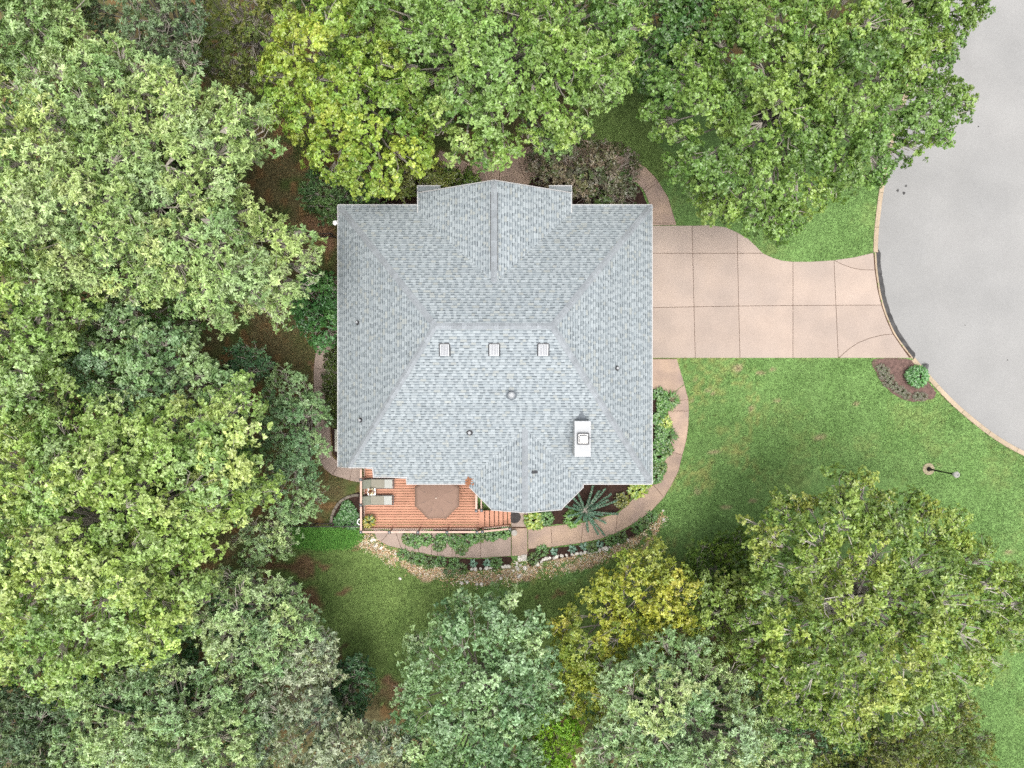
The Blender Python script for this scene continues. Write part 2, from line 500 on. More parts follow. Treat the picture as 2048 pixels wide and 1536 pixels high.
for k, (ax, ay, r) in enumerate([(1812, 372, 0.07), (1796, 381, 0.09), (1808, 386, 0.09), (1957, 253, 0.06), (1930, 650, .035), (2015, 720, .04)]):
    c = P(ax, ay, 0.02)
    pts = [(c.x + math.cos(t) * r * random.uniform(.6, 1.2), c.y + math.sin(t) * r * random.uniform(.6, 1.2)) for t in np.linspace(0, 2 * math.pi, 11)[:-1]]
    MB().prism(pts, 0.01, 0.024).build('oil_stain', M_tar, road)

# driveway slabs
drive = empty('driveway'); tag(drive, kind='structure')
def slab(pts_px, parent, m, zt=0.15, gap=0.012, name='slab', z0=-0.02):
    p = ccw(W2(pts_px, zt))
    return MB().prism(inset(p, gap), z0, zt, 0.008).build(name, m, parent)
kx = lambda y: np.interp(y, [505, 545, 590, 628, 665, 692, 718], [1747, 1750, 1757, 1768, 1784, 1802, 1821])
top = [(1290, 451), (1384, 451), (1420, 450), (1450, 454), (1474, 464), (1497, 478), (1527, 506.5)]
slab([(1290, 451), (1384, 451), (1385.5, 506.5), (1290, 506.5)], drive, M_drive)
slab([(1384, 451), (1420, 450), (1450, 454), (1474, 464), (1475, 506.5), (1385.5, 506.5)], drive, M_drive)
slab([(1474, 464), (1497, 478), (1512, 492), (1526, 506.5), (1475, 506.5)], drive, M_drive)
slab([(1290, 506.5), (1385.5, 506.5), (1388, 613.5), (1290, 615.5)], drive, M_drive)
slab([(1385.5, 506.5), (1475, 506.5), (1477.5, 612), (1388, 613.5)], drive, M_drive)
slab([(1475, 506.5), (1526, 506.5), (1545, 515), (1565, 521), (1586, 523), (1586, 611), (1477.5, 612)], drive, M_drive)
slab([(1586, 523), (1625, 523), (1668, 520), (1672, 610.5), (1586, 611)], drive, M_drive)
arcN = [(1668, 520), (1685, 529), (1705, 536), (1725, 539.5), (kx(540), 540)]
slab([(1668, 520)] + [(1710, 514), (kx(505), 505), (kx(540), 540)] + arcN[1:-1][::-1], drive, M_drive)
slab(arcN + [(kx(580), 580), (kx(610), 610), (1672, 610.5)], drive, M_drive)
slab([(1290, 615.5), (1388, 613.5), (1390.5, 716), (1290, 716)], drive, M_drive)
slab([(1388, 613.5), (1477.5, 612), (1480, 716), (1390.5, 716)], drive, M_drive)
slab([(1477.5, 612), (1586, 611), (1586, 716), (1480, 716)], drive, M_drive)
slab([(1586, 611), (1672, 610.5), (1676.5, 716), (1586, 716)], drive, M_drive)
arcS = [(1680, 714), (1695, 700), (1715, 686), (1740, 676), (1765, 670), (kx(668), 668)]
slab([(1672, 610.5), (kx(610), 610), (kx(640), 640), (kx(668), 668)] + arcS[:-1][::-1] + [(1676.5, 714)], drive, M_drive)
slab([(1678, 716)] + arcS[1:] + [(kx(695), 695), (kx(716), 716)], drive, M_drive)

# walkways
def strip(name, pairs, cuts, m, zt=0.15):
    root = empty(name); tag(root, kind='structure')
    for a, b in zip(cuts[:-1], cuts[1:]):
        inn = [pairs[k][0] for k in range(a, b + 1)]; out = [pairs[k][1] for k in range(a, b + 1)]
        slab(inn + out[::-1], root, m, zt, 0.010)
    return root
pA_in = [(1341, 790), (1338, 803), (1336, 822), (1338, 850), (1341, 880), (1340, 903), (1331, 917), (1321, 943), (1302, 964), (1271, 993), (1250, 1014), (1235, 1027), (1204, 1035), (1167, 1045), (1102, 1052), (1056, 1056)]
pA_out = [(1369, 769), (1377, 799), (1378, 822), (1377, 850), (1373, 880), (1365, 910), (1357, 943), (1341, 974), (1328, 995), (1302, 1023), (1268, 1047), (1231, 1067), (1200, 1078), (1162, 1086), (1104, 1094), (1056, 1098)]
walkA = strip('walkway_east', list(zip(pA_in, pA_out)), [0, 1, 2, 5, 8, 11, 13, 14, 15], M_walk)
slab([(1290, 718), (1354, 718), (1362, 745), (1369, 768), (1341, 790), (1325, 782), (1290, 775)], walkA, M_walk, gap=0.010)
slab([(1022, 1015), (1056, 1015), (1056, 1054), (1022, 1054)], walkA, M_stepslab)
slab([(1023, 1056), (1055, 1056), (1055, 1112), (1023, 1112)], walkA, M_walk)
pB = [((1022, 1073), (1022, 1112)), ((961, 1072), (961, 1116)), ((904, 1069), (904, 1115)), ((876, 1066), (875, 1112)), ((863, 1062), (863, 1110)), ((837, 1058), (837, 1105)),
      ((812, 1058), (811, 1101)), ((789, 1058), (803, 1098)), ((782, 1060), (778, 1092)), ((781, 1062), (761, 1084)), ((760, 1060), (752, 1075)), ((747, 1058), (747, 1064))]
walkB = strip('walkway_south', pB, [0, 1, 2, 3, 4, 5, 6, 7, 9, 11], M_stepslab)
pC = [((690, 660), (652, 660)), ((672, 690), (640, 684)), ((658, 706), (632, 698)), ((656, 738), (627, 737)), ((653, 776), (627, 775)), ((656, 808), (627, 805)), ((660, 850), (629, 850)), ((662, 883), (631, 884)),
      ((664, 910), (639, 921)), ((668, 917), (649, 938)), ((680, 924), (664, 950)), ((705, 933), (699, 961)), ((724, 936), (724, 966))]
walkC = strip('walkway_west', pC, [0, 2, 3, 4, 5, 6, 7, 8, 10, 11, 12], M_stepslab)
pD = [((1290, 451), (1353, 450)), ((1290, 446), (1352, 446)), ((1303, 418), (1345, 424)), ((1295, 398), (1336, 394)), ((1289, 384), (1317, 363)), ((1286, 379), (1313, 357)), ((1274, 366), (1292, 335)), ((1255, 357), (1262, 318)),
      ((1210, 345), (1210, 303)), ((1150, 335), (1150, 293)), ((1100, 336), (1085, 288)), ((1062, 360), (1034, 297)), ((1056, 372), (1028, 299)), ((999, 380), (999, 292)), ((950, 380), (972, 310)), ((915, 370), (935, 325)), ((860, 350), (880, 300))]
walkD = strip('walkway_front', pD, [0, 1, 4, 5, 7, 8, 9, 10, 11, 12, 13, 14, 15, 16], M_walk)

# planting beds
def bed(pts, name='planting_bed', m=None, zt=0.138):
    line = spline(W2(pts, zt), 0.18, closed=True)
    line = [(x + random.uniform(-.025, .025), y + random.uniform(-.025, .025)) for x, y in line]
    return tag(MB().prism(line, 0.02, zt).build(name, m or M_mulch), kind='structure')
bed_polys = [
    [(1064, 358), (1100, 338), (1150, 339), (1210, 349), (1252, 361), (1272, 369), (1284, 382), (1289, 396), (1296, 412), (1290, 425), (1064, 425)],
    [(1290, 780), (1325, 784), (1339, 793), (1335, 805), (1333, 822), (1335, 850), (1338, 880), (1337, 900), (1328, 914), (1318, 940), (1300, 962), (1268, 991), (1248, 1012), (1232, 1025), (1203, 1033), (1166, 1043), (1102, 1050), (1060, 1052), (1059, 990), (1180, 950), (1285, 900)],
    [(1058, 1099), (1104, 1096), (1162, 1089), (1200, 1081), (1231, 1070), (1270, 1050), (1300, 1028), (1312, 1040), (1288, 1062), (1240, 1087), (1200, 1101), (1150, 1111), (1100, 1120), (1072, 1130), (1058, 1132)],
    [(1021, 1114), (961, 1118), (904, 1117), (875, 1114), (837, 1108), (800, 1101), (815, 1114), (850, 1128), (900, 1137), (950, 1141), (1000, 1137), (1021, 1130)],
    [(722, 988), (692, 996), (672, 1014), (663, 1038), (662, 1054), (724, 1057)],
    [(690, 690), (676, 694), (662, 707), (658, 738), (656, 776), (659, 820), (664, 885), (667, 908), (680, 920), (695, 922)],
    [(1021, 1060), (1021, 1071), (961, 1070), (906, 1067), (866, 1060), (866, 1056), (1000, 1052)],
    [(830, 330), (900, 340), (960, 366), (960, 390), (680, 425), (660, 380), (740, 350)]]
for b in bed_polys: bed(b)
bed5 = [(1748, 719), (1822, 719), (1838, 738), (1872, 786), (1870, 795), (1850, 801), (1820, 803), (1790, 791), (1766, 768), (1752, 744)]
bed(bed5, m=M_mulch2)
M_joint = mat('joint_soil', C(112, 84, 66), .95, .3, 8)
def bedding(pts, parent): MB().prism(W2(pts, .135), 0.0, .135).build('bedding', M_joint, parent)
bedding([(1290, 452), (1384, 452), (1420, 451), (1450, 455), (1474, 465), (1497, 480), (1527, 507.5), (1545, 516), (1565, 522), (1586, 524), (1625, 524), (1668, 521), (1710, 515), (1749, 506), (1752, 545), (1759, 590), (1770, 628), (1786, 665), (1804, 692), (1823, 715), (1290, 715)], drive)
bedding(pA_in + pA_out[::-1], walkA); bedding([(1290, 717), (1353, 717), (1368, 768), (1341, 789), (1325, 781), (1290, 774)], walkA); bedding([(1022, 1015), (1055, 1015), (1055, 1111), (1023, 1111)], walkA)
bedding([a for a, b in pB] + [b for a, b in pB][::-1], walkB); bedding([a for a, b in pC] + [b for a, b in pC][::-1], walkC); bedding([a for a, b in pD] + [b for a, b in pD][::-1], walkD)
EXCL = [W2(b) for b in bed_polys + [bed5]]
EXCL += [W2(pA_in + pA_out[::-1]), W2([(1290, 718), (1354, 718), (1369, 768), (1341, 790), (1290, 775)]), W2([(1022, 1015), (1056, 1015), (1056, 1112), (1022, 1112)]),
         W2([a for a, b in pB] + [b for a, b in pB][::-1]), W2([a for a, b in pC] + [b for a, b in pC][::-1]), W2([a for a, b in pD] + [b for a, b in pD][::-1]),
         W2(top + [(1545, 515), (1565, 521), (1586, 523), (1625, 523), (1668, 520), (1710, 514), (1752, 505), (1830, 718), (1290, 716)]), road_poly, W2([(690, 425), (1290, 425), (1290, 950), (1160, 1010), (958, 1010), (958, 1056), (724, 1056), (690, 920)])]

# ------------------------------------------------------------------ house
ZE, ZR = 3.7, 7.4
house = empty('house', (P(990, 690, 3.7).x, P(990, 690, 3.7).y, 0.1))
tag(house, 'white sided house with a grey shingled hip roof between trees and driveway', 'house')
xW, xE = P(677, 0, ZE).x, P(1303, 0, ZE).x
yN, yS = P(0, 411, ZE).y, P(0, 967, ZE).y
rl, rr = P(870, 652, ZR), P(1105, 652, ZR)
yR = rl.y
sW = (ZR - ZE) / (rl.x - xW); sE = (ZR - ZE) / (xE - rr.x)
sN = (ZR - ZE) / (yN - yR); sS = (ZR - ZE) / (yR - yS)
# a plane is (a, b, c): z = a + b x + c y
PW = (ZE - sW * xW, sW, 0.0); PE = (ZE + sE * xE, -sE, 0.0)
PN = (ZE + sN * yN, 0.0, -sN); PS = (ZE - sS * yS, 0.0, sS)
def zp(pl, x, y): return pl[0] + pl[1] * x + pl[2] * y
def hit(px, py, pl):
    dx, dy = (px - 1024) / FPX, (768 - py) / FPX
    # point = (dx*d, dy*d, H-d)
    d = (CAM_H - pl[0]) / (1 + pl[1] * dx + pl[2] * dy)
    return Vector((dx * d, dy * d, CAM_H - d))
y933 = hit(720, 934, PS).y; y953 = hit(780, 953, PS).y
x748 = hit(748, 945, PS).x; x815 = hit(815, 960, PS).x
# hip between W and S planes at y933
zz = zp(PS, 0, y933); xh = xW + (zz - ZE) / sW
# north gable
zge = 3.95
y_val = yN - (zge - ZE) / sN
apx = hit(988, 566, PN); zgr = apx.z; gxr = apx.x; y_apex = apx.y
gx0 = P(836.5, 0, zge).x; gx1 = P(1142, 0, zge).x
y_front = P(0, 362, zgr).y
sG0 = (zgr - zge) / (gxr - gx0); sG1 = (zgr - zge) / (gx1 - gxr)
PG0 = (zge - sG0 * gx0, sG0, 0.0); PG1 = (zge + sG1 * gx1, -sG1, 0.0)
# south bay
apb = hit(1050, 856, PS); zbr = apb.z; bxr = apb.x
b0 = P(932, 967, ZE); b1 = P(1165, 967, ZE)
sB0 = (zbr - ZE) / (bxr - b0.x); sB1 = (zbr - ZE) / (b1.x - bxr)
PB0 = (ZE - sB0 * b0.x, sB0, 0.0); PB1 = (ZE + sB1 * b1.x, -sB1, 0.0)
y_bay = P(0, 1024, zbr).y
c0 = hit(983, 1021, PB0); c1 = hit(1123, 1020.5, PB1); c2 = hit(1165, 976, PB1)

slopes = [
    ('W', PW, [(xW, yN), (rl.x, yR), (xh, y933), (xW, y933)], (0, 1)),
    ('N', PN, [(xW, yN), (gx0, yN), (gx0, y_val), (gxr, y_apex), (gx1, y_val), (gx1, yN), (xE, yN), (rr.x, yR), (rl.x, yR)], (1, 0)),
    ('E', PE, [(xE, yN), (xE, yS), (rr.x, yR)], (0, 1)),
    ('S', PS, [(rl.x, yR), (rr.x, yR), (xE, yS), (b1.x, yS), (bxr, apb.y), (b0.x, yS), (x815, yS), (x815, y953), (x748, y953), (x748, y933), (xh, y933)], (1, 0)),
    ('G0', PG0, [(gx0, y_front), (gxr, y_front), (gxr, y_apex), (gx0, y_val)], (0, 1)),
    ('G1', PG1, [(gx1, y_front), (gxr, y_front), (gxr, y_apex), (gx1, y_val)], (0, 1)),
    ('B0', PB0, [(bxr, apb.y), (b0.x, yS), (c0.x, y_bay), (bxr, y_bay)], (0, 1)),
    ('B1', PB1, [(bxr, apb.y), (b1.x, yS), (b1.x, c2.y), (c1.x, y_bay), (bxr, y_bay)], (0, 1)),
]
M_roofdeck = mat('roof_deck', C(150, 158, 162), 0.9, 0.1)
rd = MB()
for nm, pl, poly, ud in slopes:
    q = ccw(poly); n = len(q)
    nrm = Vector((-pl[1], -pl[2], 1)).normalized()
    tp = [Vector((x, y, zp(pl, x, y))) - nrm * 0.012 for x, y in q]; bt = [Vector((x, y, zp(pl, x, y) - 0.14)) for x, y in q]
    rd.add(tp + bt, [tuple(range(n)), tuple(range(2 * n - 1, n - 1, -1))] + [(i, n + i, n + (i + 1) % n, (i + 1) % n) for i in range(n)])
roof = rd.build('roof', M_roofdeck, house)
tag(roof, 'grey blue shingled hip roof with cross gables')

# shingles: every tab is a thin raised piece; courses overlap upslope
def spans(poly, ud, v):
    """u intervals of the polygon at course coordinate v"""
    h = []
    n = len(poly)
    for i in range(n):
        a, b = poly[i], poly[(i + 1) % n]
        ua, va = (a[0], a[1]) if ud == (1, 0) else (a[1], a[0])
        ub, vb = (b[0], b[1]) if ud == (1, 0) else (b[1], b[0])
        if (va > v) != (vb > v):
            h.append(ua + (ub - ua) * (v - va) / (vb - va))
    h.sort()
    return list(zip(h[::2], h[1::2]))
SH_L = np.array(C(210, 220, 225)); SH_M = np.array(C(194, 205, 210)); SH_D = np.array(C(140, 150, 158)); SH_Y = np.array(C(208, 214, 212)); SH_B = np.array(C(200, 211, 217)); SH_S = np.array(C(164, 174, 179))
def shingle_slope(pl, poly, ud):
    V = []; F = []; K = []
    vs_ = [p[1] if ud == (1, 0) else p[0] for p in poly]
    v0, v1 = min(vs_), max(vs_)
    g = pl[2] if ud == (1, 0) else pl[1]
    up = 1 if g > 0 else -1
    nrm = np.array([-pl[1], -pl[2], 1.0]); nrm /= np.linalg.norm(nrm)
    ex = 0.128
    n = int((v1 - v0) / ex) + 1
    def quad(ua, ub, ua2, ub2, va, vb, ha, hb, col):
        k = len(V)
        for u, v, h in ((ua, va, ha), (ub, va, ha), (ub2, vb, hb), (ua2, vb, hb)):
            x, y = (u, v) if ud == (1, 0) else (v, u)
            z = zp(pl, x, y)
            V.append((x + nrm[0] * h, y + nrm[1] * h, z + nrm[2] * h)); K.append(col)
        F.append((k, k + 1, k + 2, k + 3))
    for i in range(n):
        lo = (v0 + i * ex) if up > 0 else (v1 - i * ex)
        hi = lo + up * ex
        a_, b_ = min(lo, hi), max(lo, hi)
        a_ = max(a_, v0 + 1e-4); b_ = min(b_, v1 - 1e-4)
        if b_ - a_ < 0.01: continue
        lo, hi = (a_, b_) if up > 0 else (b_, a_)
        s0 = spans(poly, ud, lo); s1 = spans(poly, ud, hi); sm = spans(poly, ud, (lo + hi) / 2)
        if len(s0) != len(sm): s0 = sm
        if len(s1) != len(sm): s1 = sm
        row = random.uniform(0.94, 1.05)
        for (l0, r0), (l1, r1), (lm, rm) in zip(s0, s1, sm):
            u = lm - random.uniform(0, 0.6); L = rm
            tog = random.random() < 0.5
            while u < L:
                wd = random.uniform(0.09, 0.30) * (1.15 if tog else 0.85)
                e = min(u + wd, L)
                if L - e < 0.03: e = L
                first = u <= lm; last = e >= L - 1e-6
                A0 = l0 if first else min(max(u, l0), r0); B0 = r0 if last else min(max(e, l0), r0)
                A1 = l1 if first else min(max(u, l1), r1); B1 = r1 if last else min(max(e, l1), r1)
                u = e
                if B0 - A0 < 1e-4 and B1 - A1 < 1e-4:
                    tog = not tog; continue
                h = 0.020 if tog else 0.011
                r = random.random()
                if tog: c = SH_L if r < 0.66 else (SH_B if r < 0.86 else SH_Y)
                else: c = SH_M if r < 0.80 else SH_B * 0.92
                c = c * random.uniform(0.93, 1.06) * row
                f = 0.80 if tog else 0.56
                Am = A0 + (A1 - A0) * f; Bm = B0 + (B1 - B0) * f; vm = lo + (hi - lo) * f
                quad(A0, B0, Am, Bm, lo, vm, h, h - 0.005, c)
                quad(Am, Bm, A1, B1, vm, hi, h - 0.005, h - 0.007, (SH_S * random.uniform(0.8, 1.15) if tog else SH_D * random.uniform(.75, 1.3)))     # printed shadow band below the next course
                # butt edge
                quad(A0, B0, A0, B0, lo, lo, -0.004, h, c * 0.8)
                tog = not tog
    return np.array(V), np.array(F), np.array(K)
aV, aF, aK = [], [], []
off = 0
for nm, pl, poly, ud in slopes:
    v_, f_, k_ = shingle_slope(pl, poly, ud)
    aV.append(v_); aF.append(f_ + off); aK.append(k_); off += len(v_)
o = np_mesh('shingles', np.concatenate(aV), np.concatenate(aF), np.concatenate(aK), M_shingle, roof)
tag(o, kind='stuff')

# ridge and hip caps, one piece each
M_cap = mat('ridge_cap', C(186, 193, 199), 0.9, 0.10, 5, fine=0.12, fscale=40, objvar=0.11)
def caps(a, b, pa, pb, wd=0.145, ln=0.30, lift=0.02):
    """folded cap shingles from a (low) to b (high); pa / pb are the planes either side"""
    a = Vector(a); b = Vector(b); d = b - a; L = d.length; dn = d / L
    na = Vector((-pa[1], -pa[2], 1)).normalized(); nb = Vector((-pb[1], -pb[2], 1)).normalized()
    ta = na.cross(dn).normalized(); tb = nb.cross(dn).normalized()
    # make ta point into plane a: choose sign with plane b below
    def fix(t, pl_self, pl_other):
        p = a + dn * (L * 0.5) + t * 0.2
        return t if zp(pl_self, p.x, p.y) <= zp(pl_other, p.x, p.y) + 1e-6 else -t
    ta = fix(ta, pa, pb); tb = fix(tb, pb, pa)
    n = max(1, int(L / ln)); st = L / n
    up = (na + nb).normalized()
    for i in range(n):
        p = a + dn * (st * i - 0.0); q = a + dn * (st * (i + 1) + 0.05)
        h0, h1 = lift + 0.022, lift + 0.002
        vs = [p + up * h0, q + up * h1, q + ta * wd + na * h1, p + ta * wd + na * h0, q + tb * wd + nb * h1, p + tb * wd + nb * h0,
              p + up * (h0 - 0.025), p + ta * wd + na * (h0 - 0.03), p + tb * wd + nb * (h0 - 0.03)]
        MB().add(vs, [(0, 1, 2, 3), (1, 0, 5, 4), (0, 3, 7, 6), (5, 0, 6, 8)]).build('ridge_cap', M_cap, roof)
def on(pl, x, y): return Vector((x, y, zp(pl, x, y)))
caps(on(PW, xW, yN), rl, PW, PN)
caps(on(PW, xh, y933), rl, PW, PS)
caps(on(PE, xE, yN), rr, PE, PN)
caps(on(PE, xE, yS), rr, PE, PS)
caps(rl, rr, PN, PS, ln=0.24)
caps((gxr, y_front, zgr), (gxr, y_apex - 0.1, zgr), PG0, PG1, ln=0.33)
caps((bxr, y_bay, zbr), (bxr, apb.y + 0.1, zbr), PB0, PB1, ln=0.3)
# ridge vent strips flanking the gable ridge
rv = MB()
for s in (-1, 1):
    rv.bar((gxr + s * 0.165, y_front - 0.5, zgr - 0.165 * sG0 + 0.04), (gxr + s * 0.165, y_apex + 0.6, zgr - 0.165 * sG0 + 0.04), 0.028, 0.03)
rv.build('ridge_vent_gap', M_dark, roof)

# white gutters / fascia along every eave and rake
M_gutter = mat('gutter_white', (.30, .30, .30), .5, .06)
def gutter(pts, wd=0.045, h=0.12, dz=-0.02):
    for a, b in zip(pts[:-1], pts[1:]):
        a = Vector(a); b = Vector(b)
        MB().bar(a + Vector((0, 0, dz)), b + Vector((0, 0, dz)), wd, h).build('gutter', M_gutter, house)
g = 0.03
z9 = zp(PS, 0, y933); z95 = zp(PS, 0, y953)
gutter([(xW - g, yN + g, ZE), (xW - g, y933 - g, ZE)])
gutter([(xW - g, y933 - g, ZE), (xh, y933 - g, z9)]); gutter([(xh, y933 - g, z9), (x748, y933 - g, z9)]); gutter([(x748 - g, y933 - g, z9), (x748 - g, y953 - g, z95)], 0.07)
gutter([(x748 - g, y953 - g, z95), (x815, y953 - g, z95)]); gutter([(x815 - g, y953 - g, z95), (x815 - g, yS - g, ZE)], 0.07); gutter([(x815 - g, yS - g, ZE), (b0.x - g, yS - g, ZE)])
gutter([(b0.x, yS, ZE), (c0.x, y_bay, c0.z)]); gutter([(c0.x, y_bay - g, c0.z), (bxr, y_bay - g, zbr)], 0.05); gutter([(bxr, y_bay - g, zbr), (c1.x, y_bay - g, c1.z)], 0.05)
gutter([(c1.x, y_bay, c1.z), (b1.x, c2.y, ZE)]); gutter([(b1.x + g, c2.y, ZE), (b1.x + g, yS - g, ZE)]); gutter([(b1.x + g, yS - g, ZE), (xE + g, yS - g, ZE)])
gutter([(xE + g, yS - g, ZE), (xE + g, yN + g, ZE)]); gutter([(xE + g, yN + g, ZE), (gx1, yN + g, ZE)]); gutter([(xW - g, yN + g, ZE), (gx0, yN + g, ZE)])
y_ret = P(0, 372, zge).y
gutter([(gx0 - g, y_ret, zge), (gx0 - g, y_val, zge)]); gutter([(gx1 + g, y_ret, zge), (gx1 + g, y_val, zge)])
gutter([(gx0, y_front + g, zge), (gxr, y_front + g, zgr)], 0.05); gutter([(gxr, y_front + g, zgr), (gx1, y_front + g, zge)], 0.05)
# cornice returns in front of the gable
for sx, gxx, e in ((1, gx0, PG0), (-1, gx1, PG1)):
    xi = gxx + sx * 1.1
    h = 0.16
    MB().add([(gxx - sx * 0.03, y_ret, zge - .06), (xi, y_ret, zge - .06), (xi, y_front + .09, zge + h), (gxx - sx * 0.03, y_front + .09, zge + h),
              (gxx - sx * 0.03, y_ret, zge - .2), (xi, y_ret, zge - .2), (xi, y_front + .09, zge - .2), (gxx - sx * 0.03, y_front + .09, zge - .2)],
             [(0, 1, 2, 3), (7, 6, 5, 4), (0, 4, 5, 1), (1, 5, 6, 2), (2, 6, 7, 3), (3, 7, 4, 0)]).build('cornice_return', mat('return_shingle', C(196, 206, 212), 0.9, 0.12, 12), house)
    gutter([(gxx - sx * 0.05, y_ret + .02, zge - .05), (xi, y_ret + .02, zge - .05)], 0.05, 0.1)

# walls
ov = 0.45
wall_pts = [(xW + ov, yN - ov), (gx0 + ov, yN - ov), (gx0 + ov, y_front - 0.35), (gx1 - ov, y_front - 0.35), (gx1 - ov, yN - ov), (xE - ov, yN - ov), (xE - ov, yS + ov), (b1.x - ov, yS + ov), (b1.x - ov, c2.y + 0.2), (c1.x - 0.2, y_bay + ov),
            (c0.x + 0.2, y_bay + ov), (b0.x + ov, yS + ov), (x815 + ov, yS + ov), (x815 + ov, y953 + ov), (x748 + ov, y953 + ov), (x748 + ov, y933 + ov), (xW + ov, y933 + ov)]
n = len(wall_pts)
wm = MB(); wv = [(x, y, 0.0) for x, y in wall_pts] + [(x, y, ZE - 0.16) for x, y in wall_pts]
wm.add(wv, [(i, (i + 1) % n, n + (i + 1) % n, n + i) for i in range(n)] + [tuple(n + i for i in range(n))])
wall = wm.build('wall', M_siding, house)
# gable end wall triangles
MB().add([(gx0 + ov, y_front - .35, ZE - .2), (gx1 - ov, y_front - .35, ZE - .2), (gx1 - ov, y_front - .35, zge + ov * sG1 - .16), (gxr, y_front - .35, zgr - .16), (gx0 + ov, y_front - .35, zge + ov * sG0 - .16)], [(4, 3, 2, 1, 0)]).build('wall', M_siding, house)
MB().add([(c0.x + .2, y_bay + ov, ZE - .2), (c1.x - .2, y_bay + ov, ZE - .2), (c1.x - .2, y_bay + ov, c1.z - .1), (bxr, y_bay + ov, zbr - .16), (c0.x + .2, y_bay + ov, c0.z - .1)], [(0, 1, 2, 3, 4)]).build('wall', M_siding, house)
def window(c, wd, h, ax):
    """ax: outward direction +-x or +-y"""
    ox, oy = ax
    fr = MB(); t = 0.08
    def bx(u, zc, du, dz, dep, m):
        cx = c[0] + (u if oy else 0) + ox * dep / 2; cy = c[1] + (u if ox else 0) + oy * dep / 2
        return m.box((cx, cy, c[2] + zc), ((du if oy else dep), (du if ox else dep), dz))
    for s in (-1, 1):
        bx(s * wd / 2, 0, t, h + t, 0.06, fr); bx(0, s * h / 2, wd - t, t, 0.05, fr)
    bx(0, 0, wd - t, 0.04, 0.04, fr)
    f = fr.build('window_frame', M_white, house)
    bx(0, 0, wd - 0.09, h - 0.09, 0.02, MB()).build('pane', M_glass, f)
for c, wd, h, ax in [((xW + ov, 1.5, 1.9), 1.4, 1.4, (-1, 0)), ((xW + ov, -1.2, 1.9), 1.0, 1.2, (-1, 0)), ((-6.0, yN - ov, 1.9), 1.3, 1.4, (0, 1)), ((4.6, yN - ov, 1.9), 1.5, 1.4, (0, 1)), ((gxr - 1.8, y_front - .35, 1.9), 1.1, 1.5, (0, 1)), ((gxr + 1.9, y_front - .35, 1.9), 1.1, 1.5, (0, 1)),
                     ((5.0, yS + ov, 1.9), 1.4, 1.4, (0, -1)), ((bxr, y_bay + ov, 2.1), 1.2, 1.5, (0, -1)), ((-3.6, yS + ov, 2.2), 1.6, 1.9, (0, -1))]:
    window(c, wd, h, ax)
gd = MB().box((xE - ov + .03, P(0, 585, 0).y, 1.25), (0.05, 4.9, 2.2)).build('garage_door', M_white, house)
for k in range(3):
    MB().box((xE - ov + .06, P(0, 585, 0).y, 0.72 + k * 0.54), (0.02, 4.7, 0.03)).build('panel_groove', M_pale, gd)
fd = MB().box((gxr, y_front - .33, 1.25), (1.0, 0.06, 2.1)).build('front_door', mat('door_red', (0.12, 0.03, 0.02), 0.5), house)
MB().box((gxr + .38, y_front - .28, 1.2), (0.05, 0.06, 0.14)).build('handle', M_grey, fd)

# chimney
ct = 5.95
M_chim = mat('chimney_white', (.42, .42, .41), .5, .05, 4)
M_chimcap = mat('chimney_cap_metal', (.255, .265, .275), .45, .08, 3)
def chim_top(px, py): return P(px, py, ct)
a = P(1148, 841, ct); b = P(1183, 915, ct)
chx, chy = (a.x + b.x) / 2, (a.y + b.y) / 2
cw_, cl_ = b.x - a.x - .06, a.y - b.y - .06
zb = zp(PS, chx, b.y) - 0.3
chim = MB().box((chx, chy, (zb + ct) / 2 - .03), (cw_, cl_, ct - zb - .06)).build('chimney', M_chim, house)
MB().prism([(a.x + .025, b.y + .025), (b.x - .025, b.y + .025), (b.x - .025, a.y - .025), (a.x + .025, a.y - .025)], ct - .055, ct, 0.012).build('chimney_cap', M_chimcap, chim)
f0 = P(1155, 865.5, ct + .12); f1 = P(1178, 890, ct + .12)
fx, fy, fw = (f0.x + f1.x) / 2, (f0.y + f1.y) / 2, f1.x - f0.x
fm = MB()
for s in (-1, 1):
    fm.box((fx + s * fw * .46, fy, ct + .11), (fw * .08, fw * 1.0, .22)); fm.box((fx, fy + s * fw * .46, ct + .11), (fw * .84, fw * .08, .22))
fm.build('flue_collar', M_dark, chim)
MB().box((fx, fy, ct + .06), (fw * .82, fw * .82, .12)).build('flue_pan', M_white, chim)
fl = MB()
for s in (-1, 1):
    fl.box((fx + s * fw * .30, fy, ct + .19), (.03, fw * .62, .14)); fl.box((fx, fy + s * fw * .30, ct + .19), (fw * .56, .03, .14))
fl.build('flue_screen', M_dark, chim)
MB().prism([(fx + sx * fw * .27, fy + sy * fw * .27) for sx, sy in ((-1, -1), (1, -1), (1, 1), (-1, 1))], ct + .26, ct + .31, .02).build('flue_lid', M_white, chim)
MB().tube([(fx + fw * .5, fy + .05, ct + .2), (fx + fw * .62, fy + .05, ct + .22)], .02).build('flue_latch', M_dark, chim)
# cricket flashing behind the chimney
cr = on(PS, chx, chy + cl_ / 2 + .45)
MB().add([(chx - .3, chy + cl_ / 2, zp(PS, 0, chy + cl_ / 2) + .03), (chx + .3, chy + cl_ / 2, zp(PS, 0, chy + cl_ / 2) + .03), (chx, chy + cl_ / 2, zp(PS, 0, chy + cl_ / 2) + .16), tuple(cr + Vector((0, 0, .03)))],
         [(0, 2, 3), (2, 1, 3)]).build('flashing', M_grey, chim)

